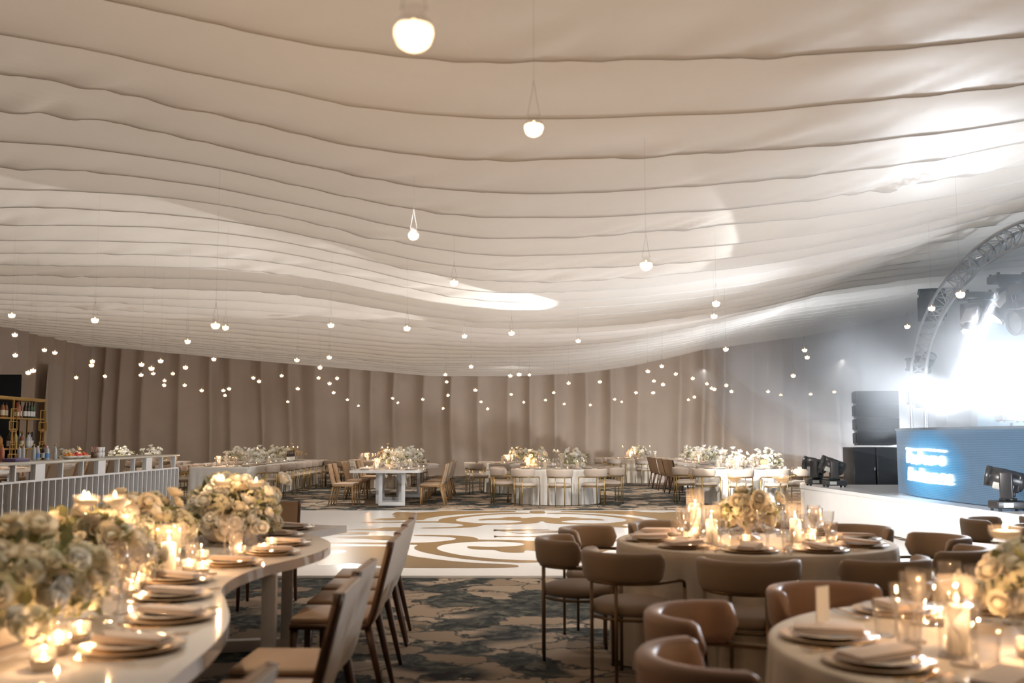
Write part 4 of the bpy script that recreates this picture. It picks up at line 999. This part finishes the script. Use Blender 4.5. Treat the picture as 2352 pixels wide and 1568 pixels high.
# things on the bar
BZ = BH - 0.014
wb = 'on the bar counter'
for kind, u in (('clear', 104), ('blue', 110), ('blue', 114), ('dark', 121), ('red', 127), ('clear', 135), ('dark', 13), ('rose', 30), ('clear', 55), ('clear', 76)):
    y = (BX - 0.35) * F / (u - W / 2) * 1.0; put_bottle(kind, BX - 0.42 + R.uniform(-.08, .08), min(max(y, 13.9), 20.5), BZ, wb, 0.78)
def bar_y(u, x): return -x * F / (W / 2 - u) if False else x * F / (u - W / 2)
tray = obj('garnish_tray', MB().box(-0.1, 0.1, -0.22, 0.22, 0, 0.05, 0.012).mesh('garnish_tray', mat('violet_tray', (0.10, 0.07, 0.16), 0.4)), None, (BX - .3, bar_y(45, BX - .3), BZ), label='low violet caddy tray on the bar counter', category='tray')
for i, (u, c, nm) in enumerate(((165, (0.7, 0.25, 0.04), 'orange'), (182, (0.65, 0.05, 0.04), 'strawberry'), (198, (0.7, 0.12, 0.04), 'red apple'))):
    x = BX - .3; y = bar_y(u, x)
    bw = obj('fruit_bowl', MB().lathe([(1e-6, 0), (0.06, 0), (0.11, .03), (.12, .05), (.105, .045), (1e-6, .02)], 20, cap=False).mesh('fruit_bowl', CERAM), None, (x, y, BZ), label='shallow bowl of %s coloured garnish on the bar, %s in line from the left' % (nm, ORD[i]), category='bowl', group='garnish bowls on the bar')
    mm = mat('garnish_' + nm.split()[-1], c, 0.4, var=0.2)
    for k in range(7):
        a = k * .9; obj('garnish_fruit', MB().lathe(sphere_prof(.032, 0, 6), 8, cap=False).mesh('garnish_fruit', mm), None, (x + (.055 * cos(a) if k else 0), y + (.055 * sin(a) if k else 0), BZ + .052 + (.03 if k == 0 else 0)), label='%s garnish fruit piled in the %s garnish bowl on the bar' % (nm, ORD[i]), category='fruit', group='fruit in the %s bar bowl' % ORD[i])
x = BX - .3; y = bar_y(222, x)
cup = obj('straw_holder', MB().lathe([(.05, 0), (.05, .1), (.045, .1), (.045, .02)], 16).mesh('straw_holder', mat('brown_cup', (.12, .06, .03), .4)), None, (x, y, BZ), label='brown cup of pink straws on the bar', category='cup')
for k in range(9): obj('straw', MB().tube([(0.03 * cos(k), 0.03 * sin(k), .03), (0.06 * cos(k * 1.3), .06 * sin(k * 1.3), .19)], .004, 5).mesh('straw', mat('pink_straw', (.6, .3, .25), .5)), cup)
for i, u in enumerate((234, 241)):
    y = bar_y(u, x)
    for k in range(2): obj('paper_cup', MB().lathe([(.035, 0), (.042, .09), (.038, .09), (.032, .01)], 16).mesh('paper_cup', WHITEP), None, (x, y, BZ + .0905 * k), label='white paper cup on the bar, %s of the %s stack' % (('bottom', 'top')[k], ('left', 'right')[i]), category='cup', group='paper cups on the bar')

# ------------------------------------------------------------------ near table at the left (serpentine)
T1R = spline([(-0.80, 1.3), (-0.93, 2.2), (-0.98, 3.0), (-1.0, 3.41), (-1.07, 3.85), (-1.21, 4.3), (-1.33, 4.65), (-1.37, 5.03), (-1.33, 5.45), (-1.22, 5.84), (-1.16, 6.24), (-1.2, 6.67), (-1.38, 7.1), (-1.52, 7.32)], 6) + [(-1.30, 7.93)]
T1L = spline([(-2.2, 1.3), (-2.35, 2.2), (-2.38, 3.4), (-2.5, 4.1), (-2.74, 4.8), (-2.74, 5.4), (-2.6, 6.1), (-2.62, 6.8), (-2.86, 7.4), (-2.62, 8.35)], 6)
serpentine(T1R, T1L, 0.055, [(-1.68, 3.0, .7, .1), (-1.7, 4.05, .7, .3), (-1.72, 5.55, .85, 0.1), (-1.9, 6.9, .8, .2)], 'white lacquered serpentine table with candles and flowers nearest the camera')
for i, (x, y, lab) in enumerate(((-0.91, 2.38, 'nearest tan chair at the serpentine table, only its rounded top corner showing'), (-0.93, 3.95, 'tan leather chair nearest the camera showing its pale back at the serpentine table'), (-0.95, 4.55, 'second tan leather chair along the near serpentine table, orange lit back'),
                  (-0.96, 5.75, 'tan leather chair with its dark legs showing in full, middle of the serpentine table row'), (-0.98, 6.3, 'tan chair just behind the one with full dark legs in the serpentine row'), (-1.0, 6.85, 'tan chair last but one in the row beside the dance floor'), (-1.02, 7.4, 'farthest tan chair of the serpentine table row beside the dance floor'))):
    inst(PC_NEAR, (x, y, 0), PI / 2 + R.uniform(-.05, .05), lab, 'chair', 'tan chairs along the near serpentine table')
inst(PC_NEAR, (-2.1, 8.72, 0), PI + .1, 'cream backed chair at the far end of the near serpentine table', 'chair', 'tan chairs along the near serpentine table')
g1 = 'on the near serpentine table'
T1S = [(-1.24, 3.33, .05), (-1.30, 3.87, .12), (-1.46, 4.38, .2), (-1.60, 4.86, .1), (-1.52, 5.5, -.25), (-1.42, 6.0, -.1), (-1.46, 6.5, .15), (-1.62, 7.05, .25), (-1.66, 7.62, .1)]
for (x, y, a) in T1S: place_setting((x, y), PI + a * -1.0, g1, g1)
def put_arr(proto, loc, rz, label):
    return inst(proto, (*loc, TZ if len(loc) == 2 else loc[2]) if len(loc) == 2 else loc, rz, label, 'flower arrangement', 'flower arrangements')
put_arr(arrangement(21, .40, .56, .42, 90, 56, 1), (-1.80, 3.42), 0, 'largest ivory rose arrangement in front at the serpentine table')
put_arr(arrangement(22, .30, .42, .36, 60, 36, 1), (-1.98, 4.75), 0, 'ivory rose arrangement second along the near serpentine table')
put_arr(arrangement(23, .30, .40, .38, 60, 36, 1), (-2.16, 5.85), 0, 'ivory rose arrangement third along the near serpentine table')
put_arr(arrangement(24, .34, .42, .44, 84, 50, 1, 'white'), (-1.90, 6.75), 0.3, 'tall white hydrangea and rose arrangement at the far end of the serpentine table')
def put(p, x, y, cat, t, g, z=TZ, rz=0.0): return auto(inst(p, (x, y, z), rz, cat=cat), t, g)
for (x, y) in ((-1.46, 3.28), (-1.47, 3.46), (-1.66, 4.42), (-1.72, 4.66), (-1.66, 5.20), (-1.72, 5.62), (-1.58, 5.86), (-1.47, 5.98), (-1.5, 6.3), (-1.4, 3.05), (-1.56, 5.1)):
    put(VOT_N, x, y, 'candle', '{n} small votive candle from the left on the near serpentine table', 'votives on the near serpentine table')
for (x, y, pp) in ((-1.76, 5.18, PIL_N), (-2.05, 5.36, PIL_T), (-1.93, 5.28, PIL_N)):
    put(pp, x, y, 'candle', '{n} ivory pillar candle from the left on the near serpentine table', 'pillars on the near serpentine table')
    put(HURT if pp is PIL_T else HUR, x, y, 'vase', '{n} clear hurricane vase from the left on the near serpentine table', 'hurricanes on the near serpentine table', TZ + .0005)
for (x, y) in ((-1.93, 4.58), (-1.84, 4.66), (-1.60, 6.28), (-1.86, 6.45), (-2.0, 4.7)):
    put(STEM_N, x, y, 'candle', '{n} stemmed floating candle from the left at the near serpentine table', 'stemmed candles on the near serpentine table')

# ------------------------------------------------------------------ round tables at the right
def ring_chairs(proto, c, rad_, angs, template, group, labels=None):
    for i, a in enumerate(angs):
        x, y = c[0] + rad_ * cos(rad(a)), c[1] + rad_ * sin(rad(a))
        o = inst(proto, (x, y, 0), rad(a + 90) + R.uniform(-.06, .06), None, 'chair', group)
        if labels: o['label'] = labels[i]
        else: auto(o, template, group)
TA, TB = (1.62, 6.78), (1.78, 3.35)
round_table(TA, .91, 'round banquet table under cream linen in front of the stage', 'cream floor length cloth on the round table in front of the stage', 1.0, LINEN)
ring_chairs(BC_NEAR, TA, 1.18, [-105, -69, -33, 3, 39, 75, 111, 147, 183, 219], None, 'barrel chairs at the round table before the stage',
            ['taupe barrel chair with its back squarely to us, middle of the near side', 'taupe barrel chair right of the middle one, arm rail on its left', 'taupe barrel chair at the right of the round table against the white stage', 'taupe barrel chair right of the table, just behind its neighbour by the stage', 'taupe barrel chair behind the right side of the table before the white fascia',
             'taupe barrel chair hidden behind the centrepiece of the round table', 'taupe barrel chair seen between the glasses on the far side', 'taupe barrel chair on the far left, curved inside lit by the stage', 'taupe barrel chair at the left of the round table in profile', 'taupe barrel chair near left, its seat and bare arm rail in full view'])
gA = 'on the round table before the stage'
for k in range(10):
    a = rad(-105 + 36 * k); place_setting((TA[0] + .70 * cos(a), TA[1] + .70 * sin(a)), a + PI, gA, gA)
put_arr(arrangement(31, .20, .20, .37, 34, 14, 1, 'ivory', 'compote', .085), (1.60, 6.84), 0, 'ivory rose bouquet in a footed bowl on the round table before the stage')
for (x, y, pp, hh) in ((1.31, 6.62, PIL_N, HUR), (1.27, 6.98, PIL_T, HURT), (1.87, 6.66, PIL_N, HURT)):
    put(pp, x, y, 'candle', '{n} pillar candle from the left ' + gA, 'pillars ' + gA); put(hh, x, y, 'vase', '{n} tall clear hurricane vase from the left ' + gA, 'hurricanes ' + gA, TZ + .0005)
for (x, y) in ((1.88, 7.0), (1.58, 7.14)): put(STEM_N, x, y, 'candle', '{n} stemmed floating candle from the left ' + gA, 'stemmed candles ' + gA)
for (x, y) in ((1.18, 6.72), (1.95, 6.6), (1.5, 6.5), (1.24, 6.9), (2.05, 6.9)): put(VOT_N, x, y, 'candle', '{n} small votive candle from the left ' + gA, 'votives ' + gA)

round_table(TB, .91, 'round banquet table under cream linen nearest the camera at the right', 'cream floor length cloth on the nearest round table at the right', 4.0, LINEN)
ring_chairs(BC_BLUSH, (TB[0] + .05, TB[1]), 1.17, [189, 152, 111, 76], None, 'barrel chairs at the nearest round table',
            ['blush barrel chair nearest the camera at the bottom edge, arm rail to its right', 'blush barrel chair with a curved open back, second from the near one', 'blush barrel chair with a creased back facing us across the nearest table', 'blush barrel chair behind the glasses and hurricane of the nearest table'])
gB = 'on the nearest round table'
for a in (200, 168, 112, 80, 232):
    a = rad(a); place_setting((TB[0] + .71 * cos(a), TB[1] + .71 * sin(a)), a + PI, gB, gB)
put_arr(arrangement(33, .24, .26, .34, 60, 30, 1, 'ivory', 'compote', .09), (1.86, 3.46), 0, 'ivory rose arrangement on the nearest round table cut by the picture edge')
put(PIL_N, 1.43, 3.27, 'candle', '{n} short pillar candle from the left ' + gB, 'pillars ' + gB); put(HUR, 1.43, 3.27, 'vase', '{n} clear hurricane vase from the left ' + gB, 'hurricanes ' + gB, TZ + .0005)
put(STEM_T, 1.93, 3.95, 'candle', '{n} wide floating candle on a stem ' + gB, 'stemmed candles ' + gB)
for (x, y) in ((1.62, 3.2), (1.58, 3.75), (1.72, 3.0), (2.1, 3.1)): put(VOT_N, x, y, 'candle', '{n} votive candle from the left ' + gB, 'votives ' + gB)
tc_ = obj('table_number_card', None, None, (1.10, 3.60, TZ), (0, 0, rad(35)), label='blank white table card standing in a clear holder on the nearest round table', category='card')
obj('card', MB().box(-.035, .035, -.002, .002, .01, .16).mesh('card', WHITEP), tc_)
obj('holder', MB().box(-.05, .05, -.04, .04, 0, .012, .002).mesh('holder', GLASS), tc_)
for i, (x, y, lab) in enumerate(((3.98, 8.25, 'taupe barrel chair standing before the stage at the right edge, left one'), (4.02, 7.55, 'taupe barrel chair before the stage at the right edge, front one'), (4.6, 8.5, 'taupe barrel chair before the stage at the right edge, rear one cut by the frame'))):
    inst(BC_NEAR, (x, y, 0), math.atan2(7.5 - y, 5.1 - x) - PI / 2, lab, 'chair', 'barrel chairs before the stage at the right edge')

# ------------------------------------------------------------------ far tables
FARR = [arrangement(41 + i, .34, .40, .42, 30, 14, 0, k, size=.105) for i, k in enumerate(('ivory', 'white', 'gold', 'white'))]
FCOMP = arrangement(47, .30, .30, .44, 30, 12, 0, 'ivory', 'compote', .105)
def far_dress(where, pill, stems, vots):
    for i, (x, y) in enumerate(pill):
        put(PIL_X if i == 0 else PIL_F, x, y, 'candle', '{n} pillar candle from the left ' + where, 'pillars ' + where); put(HUR, x, y, 'vase', '{n} hurricane vase from the left ' + where, 'hurricanes ' + where, TZ + .0005)
    for i, (x, y) in enumerate(stems): put(STEM_F, x, y, 'candle', '{n} stemmed floating candle from the left ' + where, 'stemmed candles ' + where)
    for (x, y) in vots: put(VOT_F, x, y, 'candle', '{n} votive candle from the left ' + where, 'votives ' + where)
def far_round(c, r, where, tl, a0, seed, nch, linen, chproto, skip=(), arrs=(), settings=None):
    round_table(c, r, tl, 'floor length pale cloth on the ' + where, seed, linen)
    st_ = 360 / nch
    angs = [a0 + st_ * k for k in range(nch) if k not in skip]
    ring_chairs(chproto, c, r + .33, angs, '{n} from the left of the barrel chairs round the ' + where, 'barrel chairs of the ' + where)
    for a in [a0 + st_ * k for k in range(nch)]:
        a = rad(a); place_setting((c[0] + (r - .2) * cos(a), c[1] + (r - .2) * sin(a)), a + PI, 'on the ' + where, 'on the ' + where, near=False)
w4 = 'middle far round table'
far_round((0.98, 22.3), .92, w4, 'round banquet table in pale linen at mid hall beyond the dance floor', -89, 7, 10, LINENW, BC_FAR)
put_arr(FARR[0], (.55, 22.5), .4, 'ivory rose arrangement with candles, left on the middle far round table'); put_arr(FARR[1], (1.34, 22.1), 1.3, 'white rose arrangement, right on the middle far round table')
far_dress('on the ' + w4, [(.35, 22.15), (.72, 21.85), (1.42, 21.72), (1.6, 22.3)], [(.38, 22.5), (.62, 22.75), (.95, 22.6), (1.25, 22.5), (1.0, 21.9)], [(.6, 21.65), (.95, 21.6), (1.2, 21.65), (.3, 22.0)])
w4b = 'rear middle round table'
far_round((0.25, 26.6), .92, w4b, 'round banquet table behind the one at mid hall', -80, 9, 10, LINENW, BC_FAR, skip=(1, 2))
put_arr(FCOMP, (.25, 26.6), 0, 'ivory rose bowl on the ' + w4b)
far_dress('on the ' + w4b, [(-.1, 26.4)], [(.0, 26.9)], [(-.2, 26.2)])
w7 = 'stage-lit round table'
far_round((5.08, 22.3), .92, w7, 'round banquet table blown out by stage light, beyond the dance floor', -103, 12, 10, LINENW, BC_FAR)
put_arr(FARR[3], (4.95, 22.4), .9, 'bright white rose arrangement on the far round table in the stage light')
put_arr(FARR[1], (5.6, 21.95), 2.2, 'smaller white arrangement right on the far round table in the stage light')
far_dress('on the ' + w7, [(4.95, 22.0), (4.6, 22.35)], [(4.72, 22.2), (5.55, 22.5), (5.2, 22.75)], [(4.8, 21.7), (5.2, 21.65)])
w5 = 'curtain-side round table'
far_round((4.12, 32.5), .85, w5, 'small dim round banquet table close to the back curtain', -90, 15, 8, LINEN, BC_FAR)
put_arr(FCOMP, (4.12, 32.5), 1.0, 'ivory rose bowl on the far round table before the back curtain')
far_dress('on the ' + w5, [(3.8, 32.2), (4.6, 32.2)], [(3.6, 32.6), (4.5, 32.7)], [(3.4, 32.1)])
w3b = 'dim rear left round table'
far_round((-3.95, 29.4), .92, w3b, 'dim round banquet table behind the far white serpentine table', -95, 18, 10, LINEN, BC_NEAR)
put_arr(FARR[2], (-3.6, 29.2), 0, 'golden rose arrangement on the round table behind the far serpentine table')
far_dress('on the ' + w3b, [(-4.2, 29.1)], [(-3.75, 28.9), (-3.6, 29.0)], [(-4.0, 28.8)])

def side_row(proto, x, ys, rz, template, group):
    for y in ys: auto(inst(proto, (x + R.uniform(-.03, .03), y, 0), rz + R.uniform(-.05, .05), cat='chair'), template, group)
def long_settings(xs, ys, where, face):
    for y in ys: place_setting((xs, y), face, where, where, near=False)
# T2: linen table left of centre
long_draped(-7.45, -6.05, 23.1, 31.2, 'long banquet table under pale linen beyond the bar end', 'pale linen cloth on the long table beyond the bar end', 21, LINENW)
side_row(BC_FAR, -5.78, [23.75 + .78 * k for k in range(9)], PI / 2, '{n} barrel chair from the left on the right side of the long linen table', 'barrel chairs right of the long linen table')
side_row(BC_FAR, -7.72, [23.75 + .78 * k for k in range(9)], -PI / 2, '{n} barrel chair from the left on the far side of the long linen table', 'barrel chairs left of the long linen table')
w2 = 'on the long linen table'
long_settings(-6.3, [23.75 + .78 * k for k in range(9)], w2, PI); long_settings(-7.2, [23.75 + .78 * k for k in range(9)], w2, 0)
for i, (x, y, a, s_) in enumerate(((-6.9, 25.1, 1, 'nearest white rose arrangement on the long linen table'), (-6.8, 27.0, 3, 'second white rose arrangement on the long linen table'), (-6.75, 28.8, 0, 'third ivory rose arrangement on the long linen table'), (-6.7, 30.4, 2, 'golden rose arrangement at the far end of the long linen table'))): put_arr(FARR[a], (x, y), i * 1.1, s_)
far_dress(w2, [(-7.05, 24.1), (-6.35, 26.2), (-6.4, 29.4), (-6.9, 29.7)], [(-6.6, 26.0), (-7.1, 27.9), (-6.6, 30.2), (-6.4, 29.9), (-6.9, 30.8)], [(-7.2, 23.6), (-6.7, 23.6), (-6.5, 24.6), (-6.5, 25.5), (-6.4, 26.6), (-6.45, 27.4), (-6.4, 28.2)])
bx_ = obj('bottle_rack', None, None, (-6.35, 28.6, TZ), label='dark row of wine bottles standing on the long linen table', category='bottle rack') if False else None
for k in range(4): auto(inst(BOT['dark'][0], (-6.33 + .02 * k, 28.3 + .16 * k, TZ), cat='bottle'), '{n} dark wine bottle from the left on the long linen table', 'dark bottles on the long linen table')
# T3: white serpentine table
T3R = spline([(-2.02, 21.02), (-1.93, 21.3), (-1.90, 22.1), (-1.98, 22.9), (-2.08, 23.6), (-1.95, 24.4), (-1.83, 25.2), (-1.92, 26.0), (-2.05, 26.8)], 6)
T3L = spline([(-3.40, 21.0), (-3.40, 22.1), (-3.48, 22.9), (-3.56, 23.6), (-3.44, 24.4), (-3.32, 25.2), (-3.42, 26.0), (-3.55, 26.8)], 6)
serpentine(T3R, T3L, 0.055, [(-2.55, 21.35, .56, 0), (-2.7, 22.0, .56, .1), (-2.75, 23.2, .56, -.15), (-2.5, 24.2, .56, .1), (-2.55, 25.6, .56, 0)], 'white lacquered serpentine table with square frame legs beyond the dance floor')
w3 = 'on the far white serpentine table'
side_row(PC_FAR, -3.62, [21.45, 22.0, 23.3, 23.9, 25.2, 25.8], -PI / 2, '{n} tan chair from the left on the left side of the far white serpentine table', 'tan chairs left of the far serpentine table')
side_row(PC_FAR, -1.72, [21.35, 21.9, 23.2, 23.8, 25.1, 25.7], PI / 2, '{n} tan chair from the left on the right side of the far white serpentine table', 'tan chairs right of the far serpentine table')
long_settings(-2.2, [21.45, 22.0, 23.2, 23.8, 25.1, 25.7], w3, PI); long_settings(-3.15, [21.45, 22.0, 23.2, 23.8, 25.1, 25.7], w3, 0)
for i, (x, y, a, s_) in enumerate(((-2.62, 22.1, 0, 'nearest ivory rose arrangement on the far white serpentine table'), (-2.50, 23.3, 1, 'second white rose arrangement on the far white serpentine table'), (-2.5, 25.0, 3, 'last white rose arrangement on the far white serpentine table'))): put_arr(FARR[a], (x, y), i * 1.4 + .3, s_)
far_dress(w3, [(-2.9, 21.5), (-2.3, 22.8)], [(-2.75, 22.45), (-2.45, 22.7), (-2.6, 21.75), (-2.2, 23.4), (-2.9, 23.0)], [(-2.6, 21.3), (-2.35, 21.3), (-2.2, 21.35), (-2.1, 22.6), (-2.0, 22.7)])
# T6: white serpentine table at the right
T6R = spline([(6.0, 25.1), (6.08, 26.2), (5.95, 27.3), (6.05, 28.6), (5.98, 30.2)], 6); T6L = spline([(4.6, 25.1), (4.68, 26.2), (4.55, 27.3), (4.65, 28.6), (4.58, 30.2)], 6)
serpentine(T6R, T6L, 0.055, [(5.2, 25.6, .6, .1), (5.3, 27.2, .6, -.1), (5.3, 29.2, .6, 0)], 'white serpentine table with dark backed chairs at the right by the back curtain')
w6 = 'on the white table by the right back curtain'
side_row(PC_DARK, 4.28, [25.45, 26.2, 27.2, 28.2, 29.2], -PI / 2 + .12, '{n} dark brown chair from the left at the white table by the right back curtain', 'brown chairs at the right white table')
long_settings(4.9, [25.5, 26.3, 27.3, 28.2, 29.2], w6, 0); long_settings(5.75, [25.5, 26.3, 27.3, 28.2, 29.2], w6, PI)
for i, (x, y, a, s_) in enumerate(((5.25, 26.2, 1, 'nearest white rose arrangement on the white table by the right back curtain'), (5.3, 27.6, 3, 'middle white rose arrangement on the white table by the right back curtain'), (5.25, 29.2, 0, 'last ivory rose arrangement on the white table by the right back curtain'))): put_arr(FARR[a], (x, y), i * 1.4 + .3, s_)
far_dress(w6, [(5.0, 26.8)], [(4.95, 28.4), (5.3, 26.9), (5.5, 26.2)], [(4.8, 26.6), (4.8, 27.7)])
# T8: table behind the bar
long_draped(-11.0, -9.6, 21.9, 29.6, 'long linen table behind the bar at the far left', 'linen cloth of the long table behind the bar', 31, LINENW)
for i, (x, y, a, s_) in enumerate(((-10.55, 23.9, 0, 'ivory rose arrangement seen above the bar beside the shelf'), (-10.3, 26.4, 1, 'left white rose arrangement seen above the bar'), (-10.1, 28.0, 3, 'right white rose arrangement seen above the bar'))): put_arr(FARR[a], (x, y), i * 1.7, s_)
far_dress('on the long table behind the bar', [(-10.0, 23.9)], [(-10.4, 26.6), (-9.9, 28.0)], [(-10.0, 25.0)])
side_row(BC_FAR, -9.3, [25.0 + .8 * k for k in range(5)], PI / 2, '{n} barrel chair from the left at the long table behind the bar', 'barrel chairs behind the bar')

# ------------------------------------------------------------------ hanging candles
BIG = [(950, 75, 2.35), (1226, 293, 4.8), (950, 540, 8.8), (1484, 608, 7.6), (1043, 648, 11.4), (1645, 696, 11.7), (1640, 725, 14.5), (27, 723, 14), (218, 734, 12.7), (495, 746, 10.4), (518, 751, 14), (760, 746, 15), (935, 753, 13.4), (1067, 771, 18), (1175, 764, 15), (1328, 782, 18), (34, 768, 17), (431, 783, 16), (1667, 801, 17), (2084, 749, 16.5), (2140, 707, 13.5), (2206, 675, 10.5)]
MIDL = [(35, 815, 19), (102, 803, 20), (126, 809, 20), (212, 829, 20), (210, 838, 19), (325, 836, 18), (369, 828, 18), (324, 860, 21), (426, 843, 19), (491, 824, 20)]
MIDC = [(682, 826, 18), (756, 820, 19), (735, 843, 20), (1082, 841, 21), (1192, 859, 21), (1172, 862, 23), (1023, 859, 26), (1216, 860, 26), (1026, 876, 26)]
MIDR = [(1848, 803, 18), (1854, 820, 20), (1488, 852, 22), (1520, 840, 21), (1523, 882, 23), (1822, 862, 20)]
FARL = [(65, 855), (76, 850), (175, 866), (241, 863), (5, 866), (348, 845), (352, 857), (397, 857), (378, 873), (377, 884), (424, 884), (463, 896), (513, 896), (526, 892), (517, 907), (582, 867), (595, 875), (647, 862), (661, 922), (684, 892)]
FARC = [(732, 867), (757, 880), (774, 868), (766, 901), (798, 917), (823, 931), (902, 914), (914, 924), (971, 916), (1018, 937), (1029, 907), (1092, 895), (1105, 922), (1120, 938), (1174, 905), (1203, 923)]
FARR_ = [(1253, 918), (1272, 901), (1296, 927), (1306, 879), (1356, 929), (1378, 876), (1412, 916), (1428, 922), (1461, 901), (1500, 901), (1502, 874), (1552, 858), (1591, 868), (1624, 880), (1635, 891), (1641, 893), (1581, 917), (1595, 911), (1668, 884), (1680, 898), (1764, 898), (1793, 906), (1862, 904), (1916, 899)]
for (u, v, d) in BIG: hang(u, v, d, '{n} from the left of the larger candle globes hanging below the white ceiling drape', 'candle globes hanging below the ceiling drape')
for L0, t in ((MIDL, 'left part of the hall'), (MIDC, 'middle of the hall'), (MIDR, 'right part of the hall')):
    for (u, v, d) in L0: hang(u, v, d, '{n} from the left, middle sized candle globes, ' + t, 'middle sized candle globes in the ' + t)
for L0, t in ((FARL, 'left third of the back curtain'), (FARC, 'middle of the back curtain'), (FARR_, 'right third of the back curtain')):
    for (u, v) in L0:
        tn = ray(u, v); d = min(33.0, 1.15 / max(tn.z / tn.y, .02)); d = max(d, 24) if v > 855 else d
        hang(u, v, d, '{n} from the left of the small globes before the ' + t, 'small candle globes before the ' + t)
finish_labels()
